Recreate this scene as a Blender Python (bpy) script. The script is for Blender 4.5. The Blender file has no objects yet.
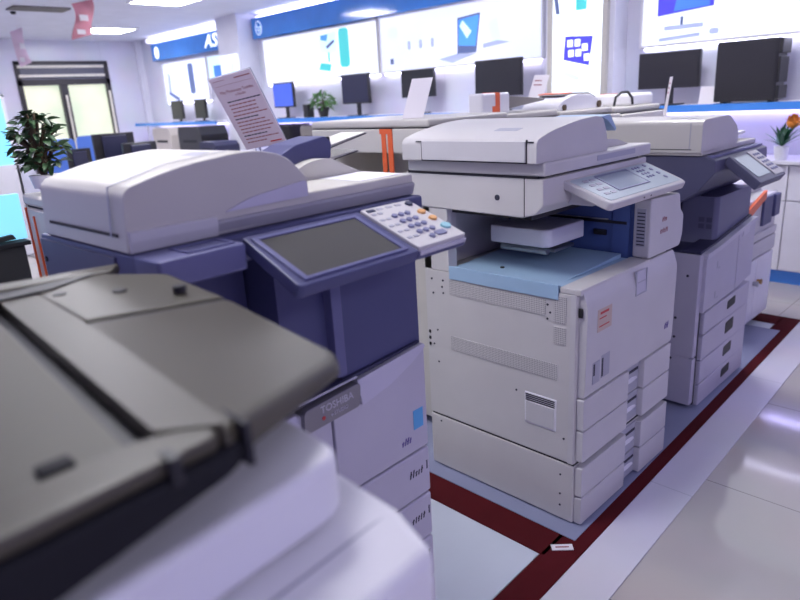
import bpy, bmesh, math, random
from mathutils import Vector, Matrix, Euler
random.seed(7)
S = bpy.context.scene
COL = S.collection
PI = math.pi

# ------------------------------------------------------------------ materials
def _nt(name):
    m = bpy.data.materials.new(name); m.use_nodes = True
    nt = m.node_tree
    return m, nt, nt.nodes['Principled BSDF']

def plastic(name, col, rough=.45, var=.04, bump=.03, scale=60, metal=0, spec=.5, coat=0):
    m, nt, b = _nt(name)
    tc = nt.nodes.new('ShaderNodeTexCoord'); nz = nt.nodes.new('ShaderNodeTexNoise')
    nz.inputs['Scale'].default_value = 3.5; nz.inputs['Detail'].default_value = 4
    nt.links.new(tc.outputs['Object'], nz.inputs['Vector'])
    r = nt.nodes.new('ShaderNodeValToRGB')
    r.color_ramp.elements[0].position = .3; r.color_ramp.elements[1].position = .7
    r.color_ramp.elements[0].color = (*[c * (1 - var) for c in col], 1)
    r.color_ramp.elements[1].color = (*[min(1, c * (1 + var)) for c in col], 1)
    nt.links.new(nz.outputs['Fac'], r.inputs['Fac']); nt.links.new(r.outputs['Color'], b.inputs['Base Color'])
    b.inputs['Roughness'].default_value = rough; b.inputs['Metallic'].default_value = metal
    b.inputs['Specular IOR Level'].default_value = spec
    if coat: b.inputs['Coat Weight'].default_value = coat; b.inputs['Coat Roughness'].default_value = .06
    if bump:
        n2 = nt.nodes.new('ShaderNodeTexNoise'); n2.inputs['Scale'].default_value = scale * 10
        nt.links.new(tc.outputs['Object'], n2.inputs['Vector'])
        bp = nt.nodes.new('ShaderNodeBump'); bp.inputs['Strength'].default_value = bump; bp.inputs['Distance'].default_value = .002
        nt.links.new(n2.outputs['Fac'], bp.inputs['Height']); nt.links.new(bp.outputs['Normal'], b.inputs['Normal'])
    return m

def glow(name, col, strength, base=None, col2=None, axis=None, grad=None):
    m, nt, b = _nt(name)
    b.inputs['Base Color'].default_value = (*(base or col), 1); b.inputs['Roughness'].default_value = .3
    b.inputs['Emission Color'].default_value = (*col, 1); b.inputs['Emission Strength'].default_value = strength
    tc = nt.nodes.new('ShaderNodeTexCoord'); nz = nt.nodes.new('ShaderNodeTexNoise'); nz.inputs['Scale'].default_value = 1.2
    nt.links.new(tc.outputs['Object'], nz.inputs['Vector'])
    r = nt.nodes.new('ShaderNodeValToRGB'); c2 = col2 or [c * .96 for c in col]
    r.color_ramp.elements[0].position = .35; r.color_ramp.elements[1].position = .65
    r.color_ramp.elements[0].color = (*col, 1); r.color_ramp.elements[1].color = (*c2, 1)
    nt.links.new(nz.outputs['Fac'], r.inputs['Fac']); nt.links.new(r.outputs['Color'], b.inputs['Emission Color'])
    return m

def dotted(name, col, dark, pitch, axes='XZ', rad=.33, rough=.5):
    """a perforated sheet: a grid of round holes"""
    m, nt, b = _nt(name)
    N = nt.nodes.new; L = nt.links.new
    tc = N('ShaderNodeTexCoord'); sp = N('ShaderNodeSeparateXYZ'); L(tc.outputs['Object'], sp.inputs[0])
    outs = []
    for a in axes:
        d = N('ShaderNodeMath'); d.operation = 'DIVIDE'; d.inputs[1].default_value = pitch; L(sp.outputs[a], d.inputs[0])
        fr = N('ShaderNodeMath'); fr.operation = 'FRACT'; L(d.outputs[0], fr.inputs[0])
        s = N('ShaderNodeMath'); s.operation = 'SUBTRACT'; s.inputs[1].default_value = .5; L(fr.outputs[0], s.inputs[0])
        p = N('ShaderNodeMath'); p.operation = 'MULTIPLY'; L(s.outputs[0], p.inputs[0]); L(s.outputs[0], p.inputs[1])
        outs.append(p)
    ad = N('ShaderNodeMath'); ad.operation = 'ADD'; L(outs[0].outputs[0], ad.inputs[0]); L(outs[1].outputs[0], ad.inputs[1])
    lt = N('ShaderNodeMath'); lt.operation = 'LESS_THAN'; lt.inputs[1].default_value = rad * rad; L(ad.outputs[0], lt.inputs[0])
    mx = N('ShaderNodeMix'); mx.data_type = 'RGBA'; mx.inputs['A'].default_value = (*col, 1); mx.inputs['B'].default_value = (*dark, 1)
    L(lt.outputs[0], mx.inputs['Factor']); L(mx.outputs['Result'], b.inputs['Base Color'])
    b.inputs['Roughness'].default_value = rough
    return m

def tiles(name, col, grout, size, rough, off=(0, 0, 0)):
    m, nt, b = _nt(name)
    N = nt.nodes.new; L = nt.links.new
    tc = N('ShaderNodeTexCoord'); mp = N('ShaderNodeMapping'); mp.inputs['Location'].default_value = off
    L(tc.outputs['Object'], mp.inputs['Vector'])
    br = N('ShaderNodeTexBrick'); br.offset = 0; br.inputs['Scale'].default_value = 1
    br.inputs['Brick Width'].default_value = size; br.inputs['Row Height'].default_value = size
    br.inputs['Mortar Size'].default_value = .0025; br.inputs['Mortar Smooth'].default_value = .1
    br.inputs['Color1'].default_value = (*col, 1); br.inputs['Color2'].default_value = (*[c * .97 for c in col], 1)
    br.inputs['Mortar'].default_value = (*grout, 1)
    L(mp.outputs[0], br.inputs['Vector'])
    nz = N('ShaderNodeTexNoise'); nz.inputs['Scale'].default_value = 2.3; nz.inputs['Detail'].default_value = 5
    L(tc.outputs['Object'], nz.inputs['Vector'])
    mx = N('ShaderNodeMix'); mx.data_type = 'RGBA'; mx.blend_type = 'MULTIPLY'; mx.inputs['Factor'].default_value = .18
    L(br.outputs['Color'], mx.inputs['A']); L(nz.outputs['Color'], mx.inputs['B']); L(mx.outputs['Result'], b.inputs['Base Color'])
    b.inputs['Roughness'].default_value = rough; b.inputs['Specular IOR Level'].default_value = .55
    return m

def glassy(name, col, rough=.05, alpha=.35):
    m, nt, b = _nt(name)
    b.inputs['Base Color'].default_value = (*col, 1); b.inputs['Roughness'].default_value = rough
    b.inputs['Transmission Weight'].default_value = alpha
    tc = nt.nodes.new('ShaderNodeTexCoord'); nz = nt.nodes.new('ShaderNodeTexNoise'); nz.inputs['Scale'].default_value = 40
    nt.links.new(tc.outputs['Object'], nz.inputs['Vector'])
    bp = nt.nodes.new('ShaderNodeBump'); bp.inputs['Strength'].default_value = .01
    nt.links.new(nz.outputs['Fac'], bp.inputs['Height']); nt.links.new(bp.outputs['Normal'], b.inputs['Normal'])
    return m

M = {}
M['white'] = plastic('copier_white', (.60, .585, .59), .42)
M['cream'] = plastic('copier_cream', (.58, .555, .50), .42)
M['ricoh'] = plastic('copier_warm_white', (.61, .59, .575), .45)
M['ricoh_vent'] = dotted('perforated_warm_white', (.60, .58, .57), (.30, .29, .29), .0065, 'XZ', .34)
M['silver'] = plastic('silver_lavender', (.58, .56, .64), .32, metal=.1)
M['lilac'] = plastic('lilac_white_panel', (.52, .50, .58), .38)
M['navy'] = plastic('navy_plastic', (.074, .078, .178), .42, spec=.4)
M['navy_light'] = plastic('slate_blue_plastic', (.125, .128, .26), .38)
M['navy_dark'] = plastic('dark_navy_plastic', (.03, .03, .075), .5)
M['slate'] = plastic('slate_grey_plastic', (.085, .085, .15), .42)
M['slate_light'] = plastic('slate_lavender_plastic', (.13, .13, .22), .42)
M['skirt_shade'] = plastic('shaded_skirt_plastic', (.36, .35, .38), .45)
M['black'] = plastic('black_plastic', (.012, .012, .014), .45)
M['seam'] = plastic('shadow_gap_black', (.02, .02, .025), .7)
M['olive'] = plastic('olive_grey_plastic', (.074, .066, .042), .40, spec=.45)
M['olive_tray'] = plastic('beige_grey_tray', (.088, .083, .058), .5, spec=.4)
M['charcoal'] = plastic('charcoal_plastic', (.010, .010, .013), .65, spec=.25)
M['gloss_white'] = plastic('gloss_white_plastic', (.80, .79, .82), .38, coat=0)
M['blue_tray'] = plastic('pale_blue_plastic', (.34, .50, .66), .3)
M['inner_blue'] = plastic('deep_blue_plastic', (.07, .12, .32), .4)
M['screen'] = plastic('matt_lcd_glass', (.075, .073, .062), .22, bump=0, spec=.6)
M['lcd'] = plastic('grey_lcd_glass', (.30, .36, .42), .08, bump=0, spec=1)
M['aqua'] = plastic('aqua_keypad_film', (.46, .54, .57), .35)
M['key'] = plastic('grey_blue_key', (.22, .23, .36), .4)
M['key_dark'] = plastic('dark_key', (.05, .06, .10), .4)
M['orange_key'] = plastic('amber_key', (.75, .40, .14), .4)
M['cyan_key'] = plastic('teal_key', (.28, .55, .60), .3)
M['tape'] = plastic('orange_tape', (.78, .13, .03), .35)
M['badge'] = plastic('grey_badge', (.27, .26, .28), .3, metal=.5)
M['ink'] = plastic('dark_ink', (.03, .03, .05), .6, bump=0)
M['ink_white'] = plastic('white_ink', (.8, .8, .82), .5, bump=0)
M['ink_red'] = plastic('red_ink', (.55, .06, .06), .6, bump=0)
M['ink_violet'] = plastic('violet_ink', (.10, .06, .30), .6, bump=0)
M['ink_pink'] = plastic('pinkish_brown_ink', (.35, .13, .14), .6, bump=0)
M['sticker_blue'] = plastic('blue_sticker', (.10, .40, .72), .4, bump=0)
M['sticker_orange'] = plastic('pale_orange_sticker', (.58, .45, .38), .5, bump=0)
M['sticker_grey'] = plastic('grey_sticker', (.42, .42, .48), .5, bump=0)
M['paper'] = plastic('white_paper', (.78, .74, .76), .7, bump=0)
M['paper_pink'] = plastic('pinkish_notice_paper', (.70, .60, .66), .6, bump=0)
M['acrylic'] = glassy('clear_acrylic', (.9, .92, .95), .08, .8)
M['metal'] = plastic('brushed_metal', (.5, .5, .5), .3, metal=1)
M['brass'] = plastic('brass_lock', (.6, .35, .12), .3, metal=.9)
M['leaf'] = plastic('dark_green_leaf', (.035, .085, .03), .4, var=.4)
M['leaf_light'] = plastic('fresh_green_leaf', (.11, .28, .07), .45, var=.3)
M['leaf_blade'] = plastic('deep_green_blade', (.03, .14, .06), .4, var=.3)
M['petal'] = plastic('orange_petal', (.85, .28, .03), .5, var=.2)
M['stem'] = plastic('brown_stem', (.09, .06, .03), .7)
M['pot_white'] = plastic('white_pot', (.75, .75, .78), .3)
M['pot_black'] = plastic('black_pot', (.02, .02, .02), .4)
M['monitor'] = plastic('monitor_black', (.022, .021, .024), .3, bump=0)
M['monitor_navy'] = plastic('dim_navy_screen', (.035, .037, .075), .25, bump=0)
M['monitor_blue'] = glow('lit_blue_screen', (.06, .12, .62), .55, col2=(.05, .10, .55))
M['blue_band'] = plastic('blue_sign_board', (.05, .26, .76), .12, var=.08, bump=0, spec=.6, coat=.5)
M['blue_edge'] = plastic('blue_shelf_edge', (.07, .28, .78), .25, bump=0)
M['wall'] = tiles('glossy_white_wall_panel', (.76, .76, .86), (.6, .6, .7), 1.2, .25)
M['wall_white'] = plastic('white_wall_paint', (.80, .80, .88), .5)
M['ceil'] = plastic('white_ceiling', (.76, .77, .88), .55)
M['floor'] = tiles('polished_cream_tiles', (.56, .52, .49), (.30, .28, .27), .8, .07, off=(.32, .10, 0))
M['border'] = tiles('white_border_tiles', (.74, .72, .80), (.58, .57, .64), 1.2, .22, off=(.3, .25, 0))
M['mat'] = plastic('blue_grey_mat', (.24, .26, .38), .55)
M['mat_light'] = plastic('pale_blue_floor_panel', (.60, .65, .72), .3)
M['red'] = plastic('dark_red_carpet_strip', (.080, .006, .009), .9, spec=.15, var=.15, bump=.3)
M['light'] = glow('ceiling_panel_light', (.94, .93, 1), 28, base=(.9, .9, .9), col2=(.94, .93, 1))
M['led'] = glow('fill_led_strip', (.78, .76, 1.0), 9, base=(.9, .9, .9))
M['cove'] = glow('cove_led', (.76, .74, 1.0), 2.2, base=(.9, .9, .9))
M['shelf_led'] = glow('violet_shelf_led', (.55, .50, 1.0), 12, base=(.9, .9, .9))
M['poster'] = glow('backlit_poster_film', (.80, .87, 1.0), 1.1, base=(.3, .3, .35), col2=(.88, .91, 1.0))
M['poster_lav'] = glow('backlit_poster_lavender', (.70, .77, 1.0), 1.0, base=(.3, .3, .35), col2=(.80, .82, 1.0))
M['poster_bay'] = glow('backlit_poster_bluish', (.42, .52, .98), .85, base=(.7, .7, .8), col2=(.62, .70, 1.0))
M['poster_cyan'] = glow('backlit_cyan', (.22, .62, .82), .85, base=(.2, .6, .8), col2=(.34, .72, .90))
M['art_teal'] = glow('poster_teal_print', (.06, .55, .55), .7)
M['art_blue'] = glow('poster_blue_print', (.05, .14, .75), .8, col2=(.10, .45, .85))
M['art_indigo'] = glow('poster_indigo_print', (.06, .05, .62), .8, col2=(.08, .08, .70))
M['art_grey'] = glow('poster_grey_print', (.38, .43, .62), .6)
M['art_slate'] = glow('poster_slate_print', (.10, .14, .30), .5)
M['art_pale'] = glow('poster_pale_print', (.55, .70, .82), .9)
M['art_white'] = glow('poster_white_print', (.85, .92, 1.0), 1.2)
M['daylight'] = glow('overexposed_daylight_pane', (.98, .95, .78), .92, base=(.3, .3, .25), col2=(.58, .72, .55))
M['win_dark'] = plastic('dark_bronze_frame', (.035, .03, .035), .4)
M['win_grey'] = plastic('grey_shutter', (.12, .12, .16), .4)
M['win_light'] = plastic('pale_window_bar', (.8, .76, .66), .5)
M['vent_metal'] = plastic('grey_vent', (.22, .20, .19), .6)
M['chair_blue'] = plastic('blue_chair_fabric', (.09, .20, .62), .6)
M['chair_black'] = plastic('black_chair_mesh', (.02, .02, .028), .6)
M['bunt_pink'] = plastic('pink_red_bunting', (.52, .20, .25), .6, var=.25, bump=0)
M['bunt_pale'] = plastic('pale_pink_bunting', (.68, .50, .60), .6, var=.15, bump=0)
M['beige'] = plastic('beige_printer', (.62, .56, .50), .5)

# ------------------------------------------------------------------ solids
def B(x0, x1, y0, y1, z0, z1, b=.003):
    v = [(x, y, z) for x in (x0, x1) for y in (y0, y1) for z in (z0, z1)]
    f = [(0, 1, 3, 2), (4, 6, 7, 5), (0, 4, 5, 1), (2, 3, 7, 6), (0, 2, 6, 4), (1, 5, 7, 3)]
    return v, f, b
def H(bot, top, b=.003):
    """hexahedron / prism between two outlines with the same vertex count"""
    n = len(bot); v = list(bot) + list(top)
    f = [tuple(range(n))[::-1], tuple(range(n, 2 * n))] + [(i, (i + 1) % n, n + (i + 1) % n, n + i) for i in range(n)]
    return v, f, b
def PR(axis, poly, a0, a1, b=.003):
    def mk(a, p):
        if axis == 'x': return (a, p[0], p[1])
        if axis == 'y': return (p[0], a, p[1])
        return (p[0], p[1], a)
    return H([mk(a0, p) for p in poly], [mk(a1, p) for p in poly], b)
def rnd(pts, r, n=4):
    out = []
    N = len(pts)
    for i, p in enumerate(pts):
        p = Vector(p); a = Vector(pts[i - 1]) - p; c = Vector(pts[(i + 1) % N]) - p
        ri = r[i] if isinstance(r, (list, tuple)) else r
        ri = min(ri, a.length * .45, c.length * .45)
        if ri <= 0: out.append(tuple(p)); continue
        s = p + a.normalized() * ri; e = p + c.normalized() * ri
        for k in range(n + 1):
            t = k / n; out.append(tuple((1 - t) ** 2 * s + 2 * t * (1 - t) * p + t * t * e))
    return out
def CYL(p0, p1, r0, r1=None, n=12):
    p0 = Vector(p0); p1 = Vector(p1); d = (p1 - p0).normalized(); r1 = r0 if r1 is None else r1
    u = d.orthogonal().normalized(); w = d.cross(u)
    ring = lambda p, r: [tuple(p + r * (math.cos(2 * PI * k / n) * u + math.sin(2 * PI * k / n) * w)) for k in range(n)]
    return H(ring(p0, r0), ring(p1, r1), 0)
def TUBE(pts, r, n=8):
    out = []
    v = []; f = []
    P = [Vector(p) for p in pts]
    for i, p in enumerate(P):
        d = (P[min(i + 1, len(P) - 1)] - P[max(i - 1, 0)]).normalized()
        u = d.cross(Vector((.13, .27, .95))).normalized(); w = d.cross(u)
        for k in range(n): v.append(tuple(p + r * (math.cos(2 * PI * k / n) * u + math.sin(2 * PI * k / n) * w)))
    for i in range(len(P) - 1):
        for k in range(n):
            f.append((i * n + k, i * n + (k + 1) % n, (i + 1) * n + (k + 1) % n, (i + 1) * n + k))
    f.append(tuple(range(n))[::-1]); f.append(tuple(range((len(P) - 1) * n, len(P) * n)))
    return v, f, 0
def LATHE(c, prof, n=20):
    v = []; f = []
    for r, z in prof:
        for k in range(n): v.append((c[0] + r * math.cos(2 * PI * k / n), c[1] + r * math.sin(2 * PI * k / n), c[2] + z))
    for i in range(len(prof) - 1):
        for k in range(n): f.append((i * n + k, i * n + (k + 1) % n, (i + 1) * n + (k + 1) % n, (i + 1) * n + k))
    f.append(tuple(range(n))[::-1]); f.append(tuple(range((len(prof) - 1) * n, len(prof) * n)))
    return v, f, 0
def XF(solid, mat):
    v, f, b = solid
    return [tuple(mat @ Vector(p)) for p in v], f, b
def mesh(name, mat, solids, smooth=True):
    out = bmesh.new()
    for v, f, b in solids:
        bm = bmesh.new()
        vs = [bm.verts.new(p) for p in v]
        for q in f:
            try: bm.faces.new([vs[i] for i in q])
            except ValueError: pass
        bmesh.ops.recalc_face_normals(bm, faces=bm.faces)
        if b > 0:
            es = [e for e in bm.edges if len(e.link_faces) == 2 and e.calc_face_angle(0) > .55]
            bmesh.ops.bevel(bm, geom=es, offset=b, segments=2 if b < .006 else 4, profile=.5, affect='EDGES', clamp_overlap=True)
        tmp = bpy.data.meshes.new('tmp'); bm.to_mesh(tmp); bm.free(); out.from_mesh(tmp); bpy.data.meshes.remove(tmp)
    me = bpy.data.meshes.new(name); out.to_mesh(me); out.free()
    if smooth:
        for p in me.polygons: p.use_smooth = True
        try: me.set_sharp_from_angle(angle=math.radians(38))
        except Exception: pass
    me.materials.append(mat)
    return me
def part(name, mat, solids, parent=None, label=None, loc=None, rot=None):
    if isinstance(solids, tuple): solids = [solids]
    o = bpy.data.objects.new(name, mesh(name, M[mat] if isinstance(mat, str) else mat, solids)); COL.objects.link(o)
    wn = o.modifiers.new('weighted_normals', 'WEIGHTED_NORMAL'); wn.keep_sharp = True; wn.weight = 80
    if parent: o.parent = parent
    if loc: o.location = loc
    if rot: o.rotation_euler = rot
    if label: o['label'] = label
    return o
def tag(o, label, cat, group=None, kind=None):
    o['label'] = label; o['category'] = cat
    if group: o['group'] = group
    if kind: o['kind'] = kind
    return o
def thing(name, label, cat, loc=(0, 0, 0), rot=(0, 0, 0), group=None):
    o = bpy.data.objects.new(name, None); COL.objects.link(o); o.empty_display_size = .1
    o.location = loc; o.rotation_euler = rot
    return tag(o, label, cat, group)
def struct(name, mat, solids):
    o = part(name, mat, solids); o['kind'] = 'structure'; return o
def dup(o, parent=None):
    c = o.copy(); COL.objects.link(c)
    if parent: c.parent = parent
    for ch in list(o.children): dup(ch, c)
    return c
def text(name, mat, s, size, mtx, parent, extr=.0006, squash=1.0, shear=0, align='CENTER'):
    cu = bpy.data.curves.new(name, 'FONT'); cu.body = s; cu.size = size; cu.extrude = extr
    cu.align_x = align; cu.align_y = 'CENTER'; cu.shear = shear
    t = bpy.data.objects.new('tmp_text', cu); COL.objects.link(t)
    bpy.context.view_layer.update()
    me = bpy.data.meshes.new_from_object(t.evaluated_get(bpy.context.evaluated_depsgraph_get()))
    bpy.data.objects.remove(t); bpy.data.curves.remove(cu)
    me.name = name
    me.transform(Matrix.Diagonal((squash, 1, 1, 1)))
    me.transform(mtx)
    me.materials.clear(); me.materials.append(M[mat])
    o = bpy.data.objects.new(name, me); COL.objects.link(o); o.parent = parent
    return o
def marks(name, mat, x, y, z, w, h, parent, n=4, slant=.25, seed=1):
    """a row of small illegible print strokes on a front face"""
    q = random.Random(seed); out = []; a = w / n
    for k in range(n):
        y0 = y - w / 2 + k * a; hh = h * q.uniform(.6, 1)
        out.append(PR('x', [(y0, z - h / 2), (y0 + a * .3, z - h / 2), (y0 + a * .3 + slant * hh, z - h / 2 + hh), (y0 + slant * hh, z - h / 2 + hh)], x - .0008, x + .0008, 0))
        if k % 2 == 0: out.append(PR('x', [(y0, z - h * .1), (y0 + a * .75, z), (y0 + a * .75, z + h * .12), (y0, z + h * .02)], x - .0008, x + .0008, 0))
    return part(name, mat, out, parent)
def frame_mtx(origin, right, up):
    r = Vector(right).normalized(); u = Vector(up).normalized(); n = r.cross(u)
    return Matrix(((r.x, u.x, n.x, origin[0]), (r.y, u.y, n.y, origin[1]), (r.z, u.z, n.z, origin[2]), (0, 0, 0, 1)))

# ------------------------------------------------------------------ camera
cam = bpy.data.cameras.new('camera'); co = bpy.data.objects.new('camera', cam); COL.objects.link(co)
yaw, pit, rol = [math.radians(a) for a in (-45.91, 17.21, -3.364)]
d = Vector((math.sin(yaw) * math.cos(pit), math.cos(yaw) * math.cos(pit), -math.sin(pit)))
r = Vector((math.cos(yaw), -math.sin(yaw), 0)); u = r.cross(d)
r, u = r * math.cos(rol) + u * math.sin(rol), u * math.cos(rol) - r * math.sin(rol)
co.matrix_world = Matrix(((r.x, u.x, -d.x, 0), (r.y, u.y, -d.y, 0), (r.z, u.z, -d.z, 1.45), (0, 0, 0, 1)))
cam.sensor_width = 36; cam.lens = 36 * 652.1 / 800; cam.clip_start = .02
cam.dof.use_dof = True; cam.dof.focus_distance = 1.95; cam.dof.aperture_fstop = 3.3
S.camera = co

# ------------------------------------------------------------------ the setting
WX, WY, CZ = -11.9, 5.5, 2.65
struct('floor', 'floor', B(WX, 3.2, -4.0, WY, -.1, 0, 0))
struct('ceiling', 'ceil', B(WX, 3.2, -4.0, WY, CZ, CZ + .1, 0))
struct('wall_back', 'wall', B(WX - .1, 3.2, WY, WY + .12, 0, CZ, 0))
# window wall with its opening
wy0, wy1, wz0, wz1 = 3.42, 4.88, .35, 2.33
struct('wall_left', 'wall', [B(WX - .12, WX, -4, wy0, 0, CZ, 0), B(WX - .12, WX, wy1, WY, 0, CZ, 0),
                             B(WX - .12, WX, wy0, wy1, wz1, CZ, 0), B(WX - .12, WX, wy0, wy1, 0, wz0, 0)])
win = struct('window_1', 'win_dark', [B(WX - .10, WX + .03, wy0, wy0 + .07, wz0, wz1), B(WX - .10, WX + .03, wy1 - .07, wy1, wz0, wz1),
                                     B(WX - .10, WX + .02, 4.05, 4.17, wz0, 2.0), B(WX - .10, WX + .03, wy0, wy1, 1.96, 2.05),
                                     B(WX - .10, WX + .03, wy0, wy1, wz0, wz0 + .08), B(WX - .10, WX + .03, wy0, wy1, 2.28, wz1)])
part('shutter_box', 'win_grey', B(WX - .06, WX + .012, wy0 + .07, wy1 - .07, 2.05, 2.28), win)
for z in (2.085, 2.225): part('window_bar', 'win_light', B(WX + .005, WX + .05, wy0 + .04, wy1 - .08, z, z + .04), win)
part('curtain_edge', 'win_light', B(WX + .02, WX + .05, 4.10, 4.13, .5, 1.8), win)
part('curtain_edge', 'win_light', B(WX + .02, WX + .05, 4.815, 4.85, .5, 1.85), win)
for y0, y1 in ((wy0 + .07, 4.05), (4.17, wy1 - .07)):
    part('window_pane', 'daylight', B(WX - .07, WX - .06, y0, y1, wz0 + .08, 1.96, 0), win)
struct('trim_1', 'wall_white', B(WX, WX + .10, WY - .10, WY, 0, CZ))
# copier platform
def rot_strip(y):  return -.889 - .0345 * (y - 1.54)
def strip(o0, o1, y0, y1, z0, z1, b=.001):
    p = [(rot_strip(y0) + o0, y0), (rot_strip(y0) + o1, y0), (rot_strip(y1) + o1, y1), (rot_strip(y1) + o0, y1)]
    return PR('z', p, z0, z1, b)
tag(part('platform_board', 'mat_light', strip(-1.95, -.11, -1.2, 4.25, .0005, .004)), 'pale blue grey display floor panel between red strips under the copiers', 'floor panel')
tag(part('border_tiles', 'border', strip(.001, .155, -1.6, 4.75, .0005, .006)), 'white tile border strip running along the red edging', 'floor border')
tag(part('red_edging', 'red', [strip(-.105, 0, -1.2, 4.38, .0045, .008), strip(-1.95, -.09, 1.53, 1.68, .0045, .008), strip(-1.95, -.09, 4.22, 4.38, .0045, .008)]),
    'dark red edging strip framing the copier display floor', 'carpet strip')
tag(part('floor_mat', 'mat', strip(-1.9, -.048, 1.655, 4.10, .0085, .0115)), 'blue grey mat under the beige and far copiers inside the red edging', 'mat')
t = tag(part('paper_label', 'paper', XF(B(-.035, .035, -.014, .014, 0, .003, .0005), Matrix.Translation((-.955, 1.60, .0085)) @ Matrix.Rotation(.75, 4, 'Z'))),
        'small white paper label stuck on corner of the red strip', 'label')
part('print_line', 'ink_pink', XF(B(-.022, .022, -.003, .003, .003, .0034, 0), Matrix.Translation((-.955, 1.60, .0085)) @ Matrix.Rotation(.75, 4, 'Z')), t)

# ceiling lights
def ceiling_light(x, y, label):
    t = thing('ceiling_light', label, 'light', (x, y, CZ), group='square ceiling light panels')
    part('light_frame', 'gloss_white', [B(-.33, .33, -.33, -.30, -.02, -.001), B(-.33, .33, .30, .33, -.02, -.001), B(-.33, -.30, -.30, .30, -.02, -.001), B(.30, .33, -.30, .30, -.02, -.001)], t)
    part('diffuser', 'light', B(-.30, .30, -.30, .30, -.014, -.004, 0), t)
    return t
L0 = ceiling_light(-10.35, 4.35, 'square white ceiling light panel nearest the dark framed window')
def light_copy(x, y, label):
    c = dup(L0); c.location = (x, y, CZ); c['label'] = label
light_copy(-7.45, 3.85, 'square white ceiling light panel cut by the top edge of the photo')
k = 0
for x, y in ((-4.55, 3.9), (-4.55, 1.5), (-4.55, -.9), (-1.75, 3.9), (-1.6, .7), (2.1, .9)):  # last two panels added to brighten the near machines
    if 1:
        light_copy(x, y, 'added ceiling light panel above the copier aisle, out of the photo')
for (x, y) in ((-7.45, 1.4), (-10.35, 1.6), (-7.45, -1.2)):
    light_copy(x, y, 'ceiling light panel above the left side of shop, out of the photo')
t = thing('ceiling_vent', 'grey slotted air vent in the ceiling above the window', 'vent', (-8.55, 2.85, CZ))
t.scale = (.7, .72, 1)
part('vent_frame', 'vent_metal', [B(-.2, .2, -.42, -.38, -.02, -.001), B(-.2, .2, .38, .42, -.02, -.001), B(-.2, -.16, -.42, .42, -.02, -.001), B(.16, .2, -.42, .42, -.02, -.001)], t)
for k in range(5): part('slat', 'vent_metal', B(-.13 + k * .06, -.10 + k * .06, -.38, .38, -.018, -.006, .001), t)
part('backing', 'seam', B(-.16, .16, -.38, .38, -.005, -.001, 0), t)
tag(part('smoke_detector', 'black', LATHE((-8.9, 2.68, CZ - .03), [(.02, 0), (.03, .012), (.03, .029)], 14)), 'tiny dark sensor on the ceiling below the air vent', 'sensor')

# poster wall
def board(name, mat, x0, x1, z0, z1, y, label, cat, trim=True, wall=None):
    wall = WY if wall is None else wall
    t = thing(name, label, cat, (x0, wall, z0))
    w = x1 - x0; h = z1 - z0; yy = y - wall
    part('panel', mat, B(0, w, yy, 0, 0, h, .002), t)
    if trim: part('frame', 'gloss_white', [B(-.02, 0, yy - .012, -.001, -.02, h + .02), B(w, w + .02, yy - .012, -.001, -.02, h + .02), B(0, w, yy - .012, -.001, -.02, 0), B(0, w, yy - .012, -.001, h, h + .02)], t)
    if wall == WY and trim: part('fill_led_edge', 'led', B(.02, w - .02, yy + .01, -.004, -.034, -.0205, 0), t)  # under-poster LED strips, most of them added to brighten the wall
    return t, w, h, yy
def flat(name, mat, poly, yy, t, th=.003):
    return part(name, mat, PR('y', poly, yy - th, yy + .001, 0), t)
def rect(x, z, w, h): return [(x, z), (x + w, z), (x + w, z + h), (x, z + h)]
# blue sign bands
t, w, h, yy = board('sign_board', 'blue_band', -8.16, -3.5, 2.32, 2.585, 5.40, 'long blue sign band above the backlit posters right of the pillar', 'sign', trim=False)
ring = [(.16 + .075 * math.cos(a * PI / 10), .13 + .09 * math.sin(a * PI / 10)) for a in range(20)]
rin = [(.16 + .062 * math.cos(a * PI / 10), .13 + .077 * math.sin(a * PI / 10)) for a in range(20)]
flat('logo_disc', 'art_pale', ring, yy, t, .004); flat('logo_disc_centre', 'blue_band', rin, yy, t, .007)
text('logo_letters', 'art_pale', 'hp', .13, frame_mtx((.16, yy - .008, .13), (1, 0, 0), (0, 0, 1)), t, shear=.3)
t, w, h, yy = board('sign_board', 'blue_band', -11.25, -8.76, 2.27, 2.535, 5.40, 'short blue sign band left of the pillar with white letters', 'sign', trim=False)
flat('logo_disc', 'art_white', [(.19 + .075 * math.cos(a * PI / 10), .12 + .095 * math.sin(a * PI / 10)) for a in range(20)], yy, t, .004)
text('logo_letters', 'art_white', 'ASUS', .26, frame_mtx((2.15, yy - .004, .135), (1, 0, 0), (0, 0, 1)), t, shear=.25, squash=1.25, extr=.004)
tag(part('cove_light', 'led', B(-8.1, -3.6, 5.43, 5.48, 2.5855, 2.597)), 'added unseen lit strip on top of the long blue sign band', 'light')  # hidden strip added on the band top to light the ceiling
# cove strips above the bands
t = tag(part('cove_light', 'cove', B(-11.3, -8.8, 5.36, 5.49, 2.56, 2.62)), 'glowing cove strip above the short blue sign band', 'light')
# pillar left
pl = struct('wall_pillar', 'wall_white', B(-8.74, -8.2, 5.19, WY, 0, CZ))
t, w, h, yy = board('poster', 'poster', -8.70, -8.25, 1.62, 2.15, 5.17, 'narrow backlit poster on the square white pillar', 'poster', trim=False, wall=5.1905)
flat('printed_figure', 'art_grey', [(.08, .06), (.13, .05), (.16, .25), (.10, .30)], yy, t)
flat('printed_figure', 'art_slate', [(.2, .1), (.34, .16), (.33, .2), (.19, .13)], yy, t)
flat('printed_figure', 'art_pale', [(.25, .28), (.38, .28), (.36, .42), (.27, .44)], yy, t)
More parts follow.
